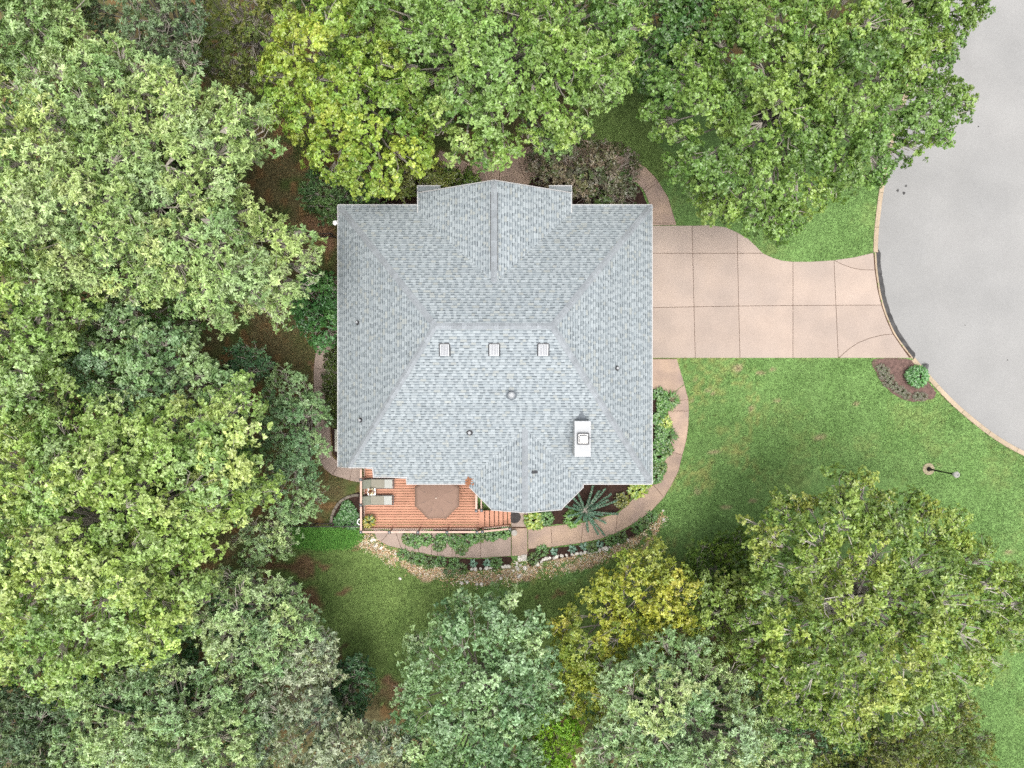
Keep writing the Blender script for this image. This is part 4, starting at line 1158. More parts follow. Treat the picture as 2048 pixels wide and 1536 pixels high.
def tree(name, label, cat, poly, zm, zt, kind, cols, group=None, dens=1.0, trunk=True, gap=0.0, twig=.012, twigs=9, bark=None, sc=1.0, lobe=1.0, low=True, seed=0):
    """poly: crown outline in picture pixels; lobes fill it, every lobe stands at its own height"""
    rng = np.random.default_rng(1000 + seed)
    K = KINDS[kind]
    s = FPX / (CAM_H - zm)                       # px per metre at mid crown
    r0 = K['r'] * lobe
    xs = [p[0] for p in poly]; ys = [p[1] for p in poly]
    cand = np.stack([rng.uniform(min(xs), max(xs), 4000), rng.uniform(min(ys), max(ys), 4000)], -1)
    ins = np_inside(cand[:, 0], cand[:, 1], poly); cand = cand[ins]
    ed = np_edge_dist(cand[:, 0], cand[:, 1], poly) / s
    keep = ed > r0 * .15; cand = cand[keep]; ed = ed[keep]
    lob = []
    dmax = max(ed.max(), .3) if len(ed) else .3
    for c, e in zip(cand, ed):
        rr = r0 * (0.62 + 0.5 * rng.random()) * (0.75 if e < r0 else 1.0)
        rr = min(rr, max(e * 1.35, r0 * .34))
        if all((c[0] - q[0]) ** 2 + (c[1] - q[1]) ** 2 > ((rr + q[3]) * .72 * s) ** 2 for q in lob):
            f = min(1.0, e / max(min(dmax, 3.2), .4))
            z = zm + (zt - zm) * math.sqrt(max(0, 1 - (1 - f) ** 2)) * rng.uniform(.62, 1.0) + rng.uniform(-.5, .4) * rr
            lob.append((c[0], c[1], z, rr))
    root_px = (np.mean([q[0] for q in lob]), np.mean([q[1] for q in lob]))
    cxy = P(*root_px, zm)
    root = empty(name, (cxy.x, cxy.y, .1))
    tag(root, label, cat, group)
    B, D, N_, LL, WW, CC = [], [], [], [], [], []
    br = MB()
    cols = [np.array(c) for c in cols]
    h0 = min(.32 * zm + .2, zm * .6) if trunk else .15
    tz = max(zm * .62, .4)
    rad = 0.05 + 0.022 * zt if trunk else .04
    if trunk:
        pts = [(cxy.x + rng.normal(0, .05) * i, cxy.y + rng.normal(0, .05) * i, .05 + tz * i / 4) for i in range(5)]
        tm = MB().tube(pts, [rad * (1.35 - .16 * i) if i else rad * 1.7 for i in range(5)], 9)
        tm.build('trunk', bark or M_bark, root, True)
        tops = [Vector(p) for p in pts]
    full = list(lob)
    if low:
        for q in lob:
            if rng.random() < .6:
                full.append((q[0] + rng.normal(0, .3 * s * r0), q[1] + rng.normal(0, .3 * s * r0), max(q[2] - rng.uniform(1.0, 1.9) * r0, .35), q[3] * rng.uniform(.75, 1.0)))
    for li, (lx, ly, lz, lr) in enumerate(full):
        lower = li >= len(lob)
        if lower and not np_inside(np.array([lx]), np.array([ly]), poly)[0]: continue
        c = np.array(P(lx, ly, lz))
        n = int(K['d'] * dens * (lr ** 2) * 1.65 * (.30 if lower else 1.0) / (sc ** 2)) + 6
        # tufts on the lobe's shell, sprigs round every tuft
        rt = K.get('tuft', .30) * (.8 + .4 * sc)
        nt = max(3, int(2.6 * (lr / rt) ** 2 * (.6 if lower else 1.0)))
        td = rng.normal(size=(nt, 3)); td[:, 2] = np.where(rng.random(nt) < .85, np.abs(td[:, 2]) * .9 + .05, -np.abs(td[:, 2]) * .4)
        td = unit(td)
        tr_ = (.45 + .62 * rng.random(nt) ** .7) * (1 + .2 * np.sin(td[:, 0] * 5 + li) * np.cos(td[:, 1] * 4 + li * 1.7))
        tc = c + td * (lr * tr_)[:, None] * np.array([1.1, 1.1, .85])
        ti = rng.integers(nt, size=n)
        d2 = rng.normal(size=(n, 3)); d2[:, 2] = np.where(rng.random(n) < .8, np.abs(d2[:, 2]), -np.abs(d2[:, 2]) * .5); d2 = unit(d2)
        d = unit(td[ti] * .7 + d2 * .8)
        sp = tc[ti] + d2 * (rt * (.35 + .65 * rng.random(n) ** .6) * rng.uniform(.8, 1.25, nt)[ti])[:, None]
        sp[:, 2] = np.maximum(sp[:, 2], .2)
        ax = unit(d * np.array([1, 1, .7]) * .9 + np.array([0, 0, .45]) + rng.normal(size=(n, 3)) * .22)
        ttone = rng.integers(len(cols), size=nt); tval = rng.uniform(.82, 1.2, nt)
        hue = rng.random()
        tone = cols[int(rng.integers(len(cols)))]
        live = rng.random(n) >= gap
        k = K['k']
        nb = int(live.sum())
        base = np.repeat(sp[live], k, 0); axk = np.repeat(ax[live], k, 0)
        t = np.tile(np.arange(k) / k, nb)
        phi = rng.uniform(0, 6.283, nb * k)
        ref = np.where(np.abs(axk[:, 2:3]) < .9, np.array([[0, 0, 1.0]]), np.array([[1.0, 0, 0]]))
        e1 = unit(np.cross(axk, ref)); e2 = np.cross(axk, e1)
        spd = K['spread']
        rd_ = e1 * np.cos(phi)[:, None] + e2 * np.sin(phi)[:, None]
        dr = unit(rd_ * spd + axk * (1 - spd) * 1.2 + np.array([0, 0, -.12]) + rng.normal(size=(nb * k, 3)) * .16)
        L = K['L'] * sc * rng.uniform(.65, 1.2, nb * k)
        bs = base + axk * (t * K['L'] * sc * 1.1)[:, None]
        nr = unit(axk + rng.normal(size=(nb * k, 3)) * .35)
        mixc = np.array(cols)[np.where(rng.random(nb) < .6, ttone[ti[live]], rng.integers(len(cols), size=nb))]
        cc = (tone * .45 + mixc * .55) * rng.uniform(.88, 1.12, (nb, 1)) * tval[ti[live]][:, None] * (0.88 + .24 * hue)
        cc = cc * (1 + (hue - .5) * np.array([.22, .04, -.10]))
        cc = np.repeat(cc, k, 0) * rng.uniform(.85, 1.15, (nb * k, 1))
        B.append(bs); D.append(dr); N_.append(nr); LL.append(L); WW.append(L * K['w'] / K['L'] * rng.uniform(.8, 1.15, nb * k)); CC.append(cc)
        # limb and twigs
        cv = Vector(c)
        if trunk:
            st = tops[int(rng.integers(1, 5))] if not lower else None
            if st is not None and (cv - st).length > .3:
                md = st.lerp(cv, .5) + Vector((rng.normal(0, .15), rng.normal(0, .15), (cv - st).length * .10))
                pts = [st, st.lerp(md, .5) + Vector((0, 0, .05)), md, md.lerp(cv, .55) + Vector((rng.normal(0, .06), rng.normal(0, .06), .03)), cv]
                br.tube(pts, [rad * .36, rad * .28, rad * .2, rad * .13, .018], 4, False)
        else:
            br.tube([(cxy.x + (cv.x - cxy.x) * .25, cxy.y + (cv.y - cxy.y) * .25, .1), cv.lerp(Vector((cxy.x, cxy.y, .1)), .4) + Vector((0, 0, .1)), cv], [.02, .016, .01], 4, False)
        if not lower:
            for q in rng.choice(n, min(n, twigs), replace=False):
                tp = Vector(sp[q]); tp = tp + Vector(ax[q]) * .14
                md = cv.lerp(tp, .5) + Vector((rng.normal(0, .05), rng.normal(0, .05), -.05 * lr))
                br.tube([cv.lerp(Vector((cxy.x, cxy.y, cv.z - .6)), .12), md, tp], [twig * 1.4, twig, twig * .5], 3, False)
    br.build('branches', bark or M_bark, root)
    leaves_mesh('crown', np.concatenate(B), np.concatenate(D), np.concatenate(N_), np.concatenate(LL), np.concatenate(WW), np.concatenate(CC), K['m'], root, cheap=True)
    return root

def pal(*cs): return [C(*c, k=0.68) for c in cs]
SAGE = pal((188, 212, 138), (172, 200, 126), (204, 222, 162), (152, 184, 112))
SAGE_D = pal((124, 150, 108), (138, 162, 120), (112, 138, 98))
LIME = pal((182, 208, 124), (166, 196, 108), (200, 220, 148), (144, 178, 92))
YELG = pal((168, 194, 86), (150, 182, 78), (188, 204, 96), (128, 164, 70))
MAPL = pal((138, 172, 84), (120, 156, 74), (156, 186, 100), (104, 140, 64))
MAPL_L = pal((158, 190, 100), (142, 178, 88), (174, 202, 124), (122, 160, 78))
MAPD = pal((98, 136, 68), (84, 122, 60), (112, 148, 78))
OLIV = pal((158, 182, 88), (142, 172, 84), (176, 192, 104), (122, 154, 74))
OLIVD = pal((132, 146, 70), (116, 136, 66), (148, 156, 78), (100, 120, 58))
BLUEG = pal((158, 190, 134), (142, 176, 120), (178, 206, 158), (124, 162, 108))
GREYG = pal((188, 214, 154), (172, 200, 140), (206, 226, 178), (150, 184, 124))
YELL = pal((184, 192, 78), (166, 182, 74), (200, 202, 98), (146, 166, 68))
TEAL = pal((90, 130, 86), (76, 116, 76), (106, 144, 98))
DKG = pal((66, 104, 56), (56, 90, 50), (80, 118, 64))
PURP = pal((132, 124, 104), (106, 114, 82), (146, 132, 118), (96, 122, 68))
NEON = pal((150, 200, 50), (132, 184, 44), (168, 208, 70))
WH = 'trees crowding round the house'

tree('ash_tree', 'huge sage green ash tree filling the upper left woods', 'tree',
     [(-60, 150), (60, 110), (180, 80), (300, 100), (360, 150), (420, 160), (470, 190), (525, 220), (545, 290), (505, 330), (490, 390), (525, 420), (560, 450), (595, 470), (620, 450), (634, 490), (622, 540), (602, 600), (572, 640), (540, 650), (510, 620), (470, 640), (430, 660), (380, 640), (350, 600), (250, 600), (180, 560), (100, 560), (0, 520), (-100, 500), (-120, 300)],
     8.0, 13.0, 'ash', SAGE, WH, gap=.10, twigs=16, twig=.02, seed=1)
tree('ash_tree', 'sage green ash tree cut off by the top left corner', 'tree', [(-120, -120), (130, -120), (160, 0), (172, 70), (140, 130), (60, 160), (-120, 170)], 8.0, 12.0, 'ash', SAGE, WH, gap=.08, twigs=14, twig=.02, seed=2)
tree('open_branched_tree', 'dull green tree with bare pale branches at the top edge', 'tree', [(150, -100), (390, -100), (405, 40), (408, 110), (385, 155), (330, 145), (270, 105), (200, 90), (165, 40)], 6.5, 9.5, 'willow', SAGE_D, WH, gap=.2, twigs=22, twig=.022, dens=.8, seed=3)
tree('thin_olive_tree', 'thin brownish olive tree in shade along the top edge', 'tree', [(395, -80), (580, -80), (575, 60), (545, 120), (530, 180), (470, 175), (415, 155), (395, 80)], 3.2, 5.0, 'fine', OLIVD, WH, gap=.2, dens=.7, twigs=12, seed=4)
tree('yellow_green_maple', 'yellow green maple above the north west roof corner', 'tree', [(560, 40), (560, -50), (700, -60), (770, 60), (825, 130), (855, 200), (842, 260), (870, 320), (805, 350), (775, 390), (720, 385), (680, 352), (640, 352), (610, 312), (580, 250), (540, 230), (518, 180), (540, 120)], 5.5, 9.5, 'maple', YELG, WH, gap=.05, seed=5)
tree('light_green_maple', 'wide light green maple overhanging the front walkway', 'tree', [(690, -110), (1270, -110), (1285, 60), (1262, 150), (1240, 190), (1180, 240), (1160, 285), (1120, 305), (1060, 290), (1020, 322), (975, 332), (930, 320), (880, 290), (850, 220), (800, 150), (760, 60), (700, 20)], 6.5, 10.5, 'broad', MAPL_L, WH, gap=.06, twigs=10, twig=.018, seed=6)
tree('dark_maple', 'darker green maple between the two big maples up top', 'tree', [(1230, -100), (1500, -100), (1490, 60), (1420, 130), (1350, 200), (1300, 205), (1255, 150)], 5.0, 7.5, 'maple', MAPD, WH, gap=.05, seed=7)
tree('street_maple', 'big round green maple reaching over the kerb and driveway corner', 'tree', [(1300, 180), (1340, 90), (1420, 60), (1450, -60), (1700, -80), (1830, -60), (1850, 60), (1905, 110), (1890, 180), (1945, 200), (1905, 260), (1870, 312), (1800, 322), (1760, 350), (1700, 382), (1645, 402), (1610, 420), (1575, 485), (1520, 475), (1480, 445), (1420, 442), (1380, 385), (1340, 342), (1318, 270), (1290, 230)], 6.0, 10.5, 'maple', MAPL, WH, gap=.06, twigs=14, twig=.02, seed=8)
tree('street_maple', 'green maple hanging over the road at the top edge', 'tree', [(1770, -120), (2010, -120), (1975, 10), (1925, 70), (1900, 105), (1850, 100), (1790, 20)], 5.5, 8.5, 'maple', MAPL, WH, gap=.08, seed=9)
tree('bright_broadleaf_tree', 'bright green tree on the left edge below the ash', 'tree', [(-110, 530), (30, 490), (120, 505), (165, 560), (182, 620), (170, 690), (125, 730), (145, 800), (100, 860), (-110, 900)], 7.5, 11.0, 'broad', LIME, WH, gap=.05, seed=10)
tree('blue_green_tree', 'muted green tree in the middle of the left woods', 'tree', [(180, 640), (260, 605), (300, 650), (345, 640), (405, 680), (445, 730), (480, 770), (470, 830), (430, 860), (340, 870), (280, 850), (200, 810), (155, 740)], 6.0, 9.0, 'broad', BLUEG, WH, gap=.1, seed=11)
tree('lime_tree', 'largest bright lime green tree low on the left side', 'tree', [(-120, 900), (60, 840), (150, 825), (200, 800), (280, 820), (330, 800), (400, 820), (470, 765), (500, 748), (540, 790), (532, 850), (522, 900), (555, 940), (540, 1000), (480, 1040), (432, 1090), (445, 1150), (400, 1180), (382, 1260), (320, 1310), (260, 1322), (205, 1330), (150, 1395), (80, 1380), (0, 1340), (-120, 1330)], 8.0, 12.5, 'broad', LIME, WH, gap=.05, seed=12)
tree('feathery_cypress', 'feathery grey green cypress beside the west walkway', 'tree', [(540, 765), (572, 738), (612, 770), (652, 800), (644, 860), (654, 900), (632, 960), (642, 1000), (592, 1050), (560, 1040), (535, 1000), (550, 920), (525, 860)], 3.6, 5.8, 'fine', BLUEG, WH, dens=1.1, seed=13)
tree('grey_sapling', 'pale grey leaved young tree west of the fence end', 'tree', [(470, 1050), (560, 1028), (594, 1060), (585, 1100), (545, 1125), (500, 1150), (470, 1110)], 3.6, 5.2, 'willow', GREYG, WH, gap=.2, dens=.8, twigs=14, seed=14)
tree('dark_spruce_like_tree', 'small dark teal tree between the woods and brown clearing', 'tree', [(470, 690), (530, 698), (545, 740), (505, 775), (450, 745)], 3.5, 5.0, 'fine', TEAL, WH, seed=15)
tree('silvery_tree', 'silvery green tree left of the south lawn edge', 'tree', [(395, 1160), (470, 1138), (540, 1150), (592, 1170), (602, 1220), (640, 1240), (650, 1300), (600, 1335), (540, 1345), (470, 1335), (420, 1295), (390, 1230)], 5.5, 8.5, 'willow', GREYG, WH, gap=.12, twigs=12, twig=.018, seed=16)
tree('silvery_tree', 'pale silvery tree with white twigs at the lower left lawn corner', 'tree', [(540, 1290), (610, 1250), (680, 1262), (672, 1330), (650, 1380), (690, 1430), (740, 1445), (800, 1450), (830, 1480), (800, 1620), (560, 1620), (500, 1500), (520, 1400)], 5.0, 8.0, 'willow', pal((176, 190, 158), (156, 174, 138), (190, 200, 172), (128, 150, 118)), WH, gap=.18, twigs=18, twig=.018, seed=17)
tree('grey_green_tree', 'grey green tree along the bottom edge of the left woods', 'tree', [(150, 1390), (260, 1330), (345, 1320), (420, 1332), (505, 1360), (545, 1420), (525, 1500), (545, 1620), (150, 1620), (100, 1500)], 5.5, 8.5, 'willow', GREYG, WH, gap=.12, twigs=12, seed=18)
tree('grey_green_tree', 'grey green tree in the bottom left corner', 'tree', [(-120, 1380), (100, 1395), (165, 1420), (175, 1620), (-120, 1620)], 5.0, 7.5, 'willow', SAGE_D, WH, gap=.12, twigs=12, seed=19)
tree('small_dark_tree', 'small dark teal tree at the tip of the south lawn', 'tree', [(665, 1340), (715, 1308), (745, 1350), (728, 1420), (672, 1445), (648, 1400)], 2.8, 4.2, 'broad', TEAL, WH, sc=.8, lobe=.7, seed=20)
tree('magnolia_tree', 'blue green broad leaved tree south of the lawn centre', 'tree', [(808, 1265), (880, 1240), (898, 1190), (950, 1180), (968, 1230), (985, 1188), (1032, 1190), (1052, 1230), (1092, 1240), (1102, 1300), (1112, 1360), (1130, 1420), (1070, 1440), (1085, 1620), (830, 1620), (818, 1480), (798, 1390), (812, 1330)], 5.0, 8.0, 'broad', BLUEG, WH, gap=.04, seed=21)
tree('golden_tree', 'golden yellow green tree touching the south lawn', 'tree', [(1098, 1250), (1150, 1220), (1172, 1180), (1240, 1132), (1282, 1088), (1312, 1088), (1352, 1130), (1385, 1140), (1385, 1200), (1405, 1260), (1340, 1290), (1285, 1330), (1235, 1400), (1200, 1445), (1140, 1420), (1110, 1350)], 4.0, 6.5, 'broad', YELL, WH, sc=.85, seed=22)
tree('lime_sapling', 'neon lime sapling at the bottom edge', 'tree', [(1045, 1480), (1080, 1428), (1155, 1428), (1165, 1465), (1135, 1500), (1125, 1620), (1035, 1620)], 3.0, 4.2, 'ash', NEON, WH, lobe=.6, sc=.8, seed=23)
tree('sage_tree', 'sage grey tree at the bottom centre right', 'tree', [(1205, 1320), (1290, 1290), (1350, 1258), (1405, 1290), (1485, 1330), (1480, 1400), (1565, 1440), (1610, 1500), (1610, 1640), (1200, 1640), (1165, 1500), (1200, 1420)], 6.0, 9.0, 'willow', GREYG, WH, gap=.08, twigs=12, twig=.02, seed=24)
tree('oak_tree', 'broad olive green oak spreading over the right lawn', 'tree', [(1500, 1040), (1550, 1000), (1620, 980), (1652, 950), (1722, 942), (1762, 990), (1822, 980), (1855, 1010), (1935, 1030), (1935, 1070), (1975, 1100), (2025, 1130), (2110, 1180), (2110, 1300), (2005, 1300), (1965, 1345), (1930, 1365), (1900, 1425), (1830, 1445), (1725, 1445), (1720, 1485), (1660, 1495), (1640, 1440), (1560, 1425), (1500, 1375), (1488, 1310), (1478, 1250), (1500, 1200), (1470, 1160), (1500, 1110)], 6.0, 10.0, 'broad', OLIV, WH, gap=.10, twigs=14, twig=.022, bark=mat('pale_bark', C(214, 206, 196, .55), .9, .2, 4), seed=25)
tree('dark_bush', 'dark green feathery bush beside the golden tree', 'bush', [(1365, 1120), (1410, 1078), (1480, 1068), (1525, 1090), (1505, 1160), (1485, 1200), (1400, 1205), (1375, 1170)], 2.0, 3.2, 'cedar', pal((112, 146, 62), (96, 128, 54), (130, 158, 74)), None, trunk=False, seed=26)
tree('understory_tree', 'dark understory tree between golden tree and oak', 'tree', [(1375, 1170), (1440, 1150), (1510, 1140), (1540, 1300), (1490, 1370), (1410, 1320), (1370, 1250)], 4.2, 6.8, 'broad', pal((146, 172, 84), (130, 160, 78), (164, 184, 98)), WH, gap=.1, sc=.8, seed=27)
tree('olive_thicket_tree', 'dull olive tree at the bottom right edge', 'tree', [(1700, 1450), (1850, 1430), (1935, 1395), (1975, 1480), (1995, 1640), (1600, 1640), (1620, 1500)], 3.0, 4.8, 'fine', OLIVD, WH, gap=.1, seed=28)
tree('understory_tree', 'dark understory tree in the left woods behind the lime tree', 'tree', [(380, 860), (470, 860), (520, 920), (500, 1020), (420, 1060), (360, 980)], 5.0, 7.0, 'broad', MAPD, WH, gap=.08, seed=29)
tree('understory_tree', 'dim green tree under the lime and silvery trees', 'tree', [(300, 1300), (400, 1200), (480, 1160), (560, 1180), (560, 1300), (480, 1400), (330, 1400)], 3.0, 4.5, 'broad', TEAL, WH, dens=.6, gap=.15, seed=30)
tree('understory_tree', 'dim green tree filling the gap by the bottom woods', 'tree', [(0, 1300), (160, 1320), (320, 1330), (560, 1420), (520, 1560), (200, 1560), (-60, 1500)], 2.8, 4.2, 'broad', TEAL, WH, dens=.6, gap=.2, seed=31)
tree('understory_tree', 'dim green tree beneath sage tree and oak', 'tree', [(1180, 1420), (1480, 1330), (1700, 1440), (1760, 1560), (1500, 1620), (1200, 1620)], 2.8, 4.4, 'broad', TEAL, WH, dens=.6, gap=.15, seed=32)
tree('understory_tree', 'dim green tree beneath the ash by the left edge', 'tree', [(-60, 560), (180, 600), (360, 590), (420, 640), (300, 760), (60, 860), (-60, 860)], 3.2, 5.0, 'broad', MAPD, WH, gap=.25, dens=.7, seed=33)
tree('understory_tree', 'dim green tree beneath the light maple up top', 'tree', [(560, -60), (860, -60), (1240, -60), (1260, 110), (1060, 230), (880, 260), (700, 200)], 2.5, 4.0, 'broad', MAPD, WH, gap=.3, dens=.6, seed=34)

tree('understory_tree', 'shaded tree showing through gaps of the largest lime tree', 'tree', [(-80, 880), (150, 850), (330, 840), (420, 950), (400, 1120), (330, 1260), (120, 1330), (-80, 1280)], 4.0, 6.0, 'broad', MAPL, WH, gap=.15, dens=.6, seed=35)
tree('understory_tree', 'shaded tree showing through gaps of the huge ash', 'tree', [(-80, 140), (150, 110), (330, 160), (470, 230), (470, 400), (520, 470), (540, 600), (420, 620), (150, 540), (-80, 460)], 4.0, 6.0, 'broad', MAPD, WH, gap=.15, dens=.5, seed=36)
# shrubs round the house
tree('cedar_shrub', 'feathery green cedar hugging the north west roof corner', 'shrub', [(616, 352), (690, 340), (775, 368), (765, 405), (700, 408), (674, 440), (672, 452), (636, 432), (610, 400)], 2.2, 3.3, 'cedar', pal((104, 140, 84), (92, 126, 74), (122, 154, 100)), None, trunk=False, seed=40)
tree('olive_shrub', 'olive tipped shrub west of the front gable', 'shrub', [(775, 335), (850, 325), (912, 350), (905, 372), (835, 372), (832, 392), (795, 402), (765, 385)], 1.5, 2.3, 'shrub', pal((140, 152, 72), (124, 140, 66), (156, 158, 96)), None, trunk=False, seed=41)
tree('green_shrub', 'low green shrub at the left end of the front gable', 'shrub', [(885, 345), (950, 348), (965, 362), (900, 374), (880, 372)], .9, 1.3, 'shrub', pal((116, 144, 62), (102, 130, 56)), None, trunk=False, seed=42)
tree('smoke_bush', 'large purplish smoke bush east of the front gable', 'shrub', [(1068, 300), (1100, 282), (1160, 276), (1220, 300), (1262, 308), (1272, 350), (1262, 395), (1258, 405), (1146, 405), (1146, 378), (1143, 366), (1082, 360), (1058, 330)], 1.5, 2.6, 'shrub', PURP, None, trunk=False, seed=43, twigs=10, twig=.008)
tree('dark_green_shrub', 'dense dark green shrub against the west wall', 'shrub', [(598, 572), (640, 550), (680, 558), (680, 672), (655, 700), (640, 705), (625, 662), (600, 652), (582, 612)], 1.6, 2.6, 'shrub', pal((88, 140, 74), (74, 122, 64), (108, 158, 92)), None, trunk=False, seed=44)
tree('low_hedge', 'narrow low hedge along the west wall', 'hedge', [(662, 706), (680, 690), (682, 850), (664, 852), (655, 820), (656, 740)], .45, .75, 'shrub', pal((92, 114, 50), (76, 100, 46), (108, 126, 60)), None, trunk=False, lobe=.5, sc=.7, seed=45)

# perennials, hostas and pot plants
def rosette(name, label, cat, px, py, z0, r, h, n, L, wd, cols, group=None, m=None, spread=1.0, arch=.5, seed=0, parent=None):
    rng = np.random.default_rng(5000 + seed)
    c = np.array(P(px, py, z0))
    t = rng.uniform(0, 6.283, n); q = np.sqrt(rng.random(n)) * r
    b = np.stack([c[0] + q * np.cos(t) * .75, c[1] + q * np.sin(t) * .75, z0 + h * (1.0 - .55 * (q / max(r, 1e-3)) ** 2) * rng.uniform(.55, 1.0, n)], -1)
    ph = t + rng.normal(0, .7, n)
    d = unit(np.stack([np.cos(ph) * spread, np.sin(ph) * spread, rng.uniform(-.1, .6, n)], -1))
    cc = np.array([cols[i] for i in rng.integers(len(cols), size=n)]) * rng.uniform(.8, 1.2, (n, 1))
    LL = L * rng.uniform(.7, 1.2, n)
    root = empty(name, (c[0], c[1], z0)) if parent is None else parent
    if parent is None: tag(root, label, cat, group)
    leaves_mesh('leaves', b, d, unit(np.stack([rng.normal(0, .2, n), rng.normal(0, .2, n), np.ones(n)], -1)), LL, np.full(n, wd) * rng.uniform(.8, 1.2, n), cc, m or M_leaf, root, curl=arch)
    st = MB()
    for i in range(0, n, max(1, n // 24)):
        st.tube([(c[0] + (b[i][0] - c[0]) * .3, c[1] + (b[i][1] - c[1]) * .3, z0), tuple(b[i])], [.008, .004], 4, False)
    st.build('stems', mat('green_stem', C(100, 120, 64), .7), root)
    return root
HG = pal((176, 198, 82), (150, 178, 70), (194, 208, 110), (110, 146, 60))
GG = pal((110, 158, 78), (92, 140, 66), (130, 174, 96), (76, 120, 56))
BL = pal((126, 168, 142), (108, 150, 126), (146, 182, 160))
FE = pal((96, 134, 66), (82, 118, 58), (122, 148, 78))
rosette('hosta_plant', 'yellow green hosta beside the round mat', 'plant', 1068, 1040, .14, .55, .45, 150, .24, .075, HG, seed=1)
rosette('dark_perennial', 'green perennial right of the yellow hosta by the bay', 'plant', 1093, 1035, .14, .45, .5, 160, .18, .03, GG, seed=2)
rosette('hosta_plant', 'bright hosta under the south east roof corner', 'plant', 1274, 978, .14, .55, .45, 150, .22, .07, HG, seed=3)
rosette('hosta_plant', 'bright hosta squeezed in the corner by the curving path', 'plant', 1292, 962, .14, .35, .4, 80, .2, .06, HG, seed=4)
rosette('speckled_shrub', 'small yellow speckled shrub between spruce and path', 'plant', 1242, 1000, .14, .50, .5, 230, .13, .04, pal((150, 150, 60), (120, 130, 56), (92, 104, 48)), seed=5)
rosette('fern_plant', 'light green fern left of the weeping spruce', 'plant', 1145, 1036, .14, .5, .4, 150, .24, .035, pal((130, 178, 84), (112, 160, 74)), seed=6)
ebed = [(1318, 790, GG), (1325, 812, GG), (1340, 800, GG), (1316, 835, GG), (1328, 845, HG), (1322, 862, GG), (1334, 872, GG), (1318, 888, GG), (1330, 897, FE), (1316, 912, GG), (1318, 935, FE), (1310, 952, GG)]
elab = ['first leafy plant below the driveway in the east bed', 'second leafy plant in the east bed', 'spiky plant reaching onto the path near the driveway', 'leafy plant under the eave in the upper east bed', 'light leafy plant in the middle of the east bed',
        'leafy plant hugging the wall mid east bed', 'spiky lily plant leaning on the east path', 'leafy plant low in the east bed', 'fern by the path in the lower east bed', 'leafy plant under the eave in the lower east bed', 'small fern near the end of the east bed', 'last leafy plant at the roof corner end of the east bed']
for k, ((x, y, c), lb_) in enumerate(zip(ebed, elab)):
    lily = k in (2, 6)
    rosette('lily_plant' if lily else 'perennial_plant', lb_, 'plant', x, y, .14, .40, .5, 90 if lily else 130, .36 if lily else .2, .028 if lily else .055, c, 'plants in the east bed', seed=20 + k)
sb = [(832, 1082), (852, 1078), (885, 1076), (910, 1083), (922, 1096), (935, 1080), (950, 1072), (878, 1088), (985, 1068), (1008, 1064), (818, 1076), (970, 1070)]
for k, (x, y) in enumerate(sorted(sb)):
    rosette('vine_plant', ORD[k] + ' leafy vine from the left below the south deck railing', 'plant', x, y, .15, .38, .42, 120, .17, .05, GG if k % 3 else FE, 'vines below the deck railing', seed=40 + k)
blu = A([(620, 465), (820, 440), (955, 415), (1130, 385)], 5.69, 1000, 1020) + A([(1475, 1275), (1602, 1268)], 4.8, 640, 860)
for k, (x, y) in enumerate(sorted(blu)):
    rosette('blue_hosta', ORD[k] + ' small blue green hosta from the left by the rock edging', 'plant', x, y, .14, .14, .16, 26, .17, .06, BL, 'blue hostas by the rock edging', seed=60 + k)
fern = A([(375, 550), (480, 460), (1260, 350), (1380, 310), (1040, 425), (1560, 200), (1640, 140), (1720, 70)], 5.69, 1000, 1020) + A([(1690, 1270), (880, 1225), (960, 1240), (1050, 1270), (1290, 1280), (1160, 1260), (800, 1190), (1250, 1350), (1360, 1330)], 4.8, 640, 860)
for k, (x, y) in enumerate(sorted(fern)):
    rosette('ground_fern', ORD[k] + ' tufted green plant from the left in the outer path bed', 'plant', x, y, .13, .33, .25, 110, .18, .022, FE if k % 2 else GG, 'tufted plants in the outer bed', seed=80 + k)
wb = [(695, 1015, 'white flecked leafy plant in the stone ringed bed'), (703, 1028, 'leafy plant beside the deck in the stone ringed bed'), (682, 1040, 'bushy plant by the fence in the stone ringed bed'), (706, 1046, 'leafy plant at the deck corner of the stone ringed bed'), (690, 1030, 'leafy plant in the middle of the stone ringed bed')]
for k, (x, y, lb_) in enumerate(wb):
    rosette('bed_plant', lb_, 'plant', x, y, .14, .36, .4, 130, .2, .055, pal((96, 144, 80), (80, 126, 70), (116, 162, 98)), seed=110 + k)
rosette('kerb_shrub', 'round bright green shrub in the mulch bed at the kerb', 'shrub', 1829, 753, .14, .66, .75, 520, .2, .045, pal((96, 156, 76), (78, 136, 60), (130, 176, 120)), seed=120)
lav = [(1760, 735), (1770, 742), (1763, 750), (1778, 757), (1772, 765), (1785, 770), (1792, 778), (1803, 782), (1812, 790), (1832, 792), (1845, 793)]
for k, (x, y) in enumerate(lav):
    rosette('lavender_plant', ORD[k] + ' greyish lavender tuft from the driveway in the kerb bed', 'plant', x, y, .14, .22, .22, 90, .16, .012, pal((150, 142, 130), (122, 128, 106), (116, 130, 92)), 'lavender tufts at the kerb', m=M_matte_leaf, seed=130 + k)
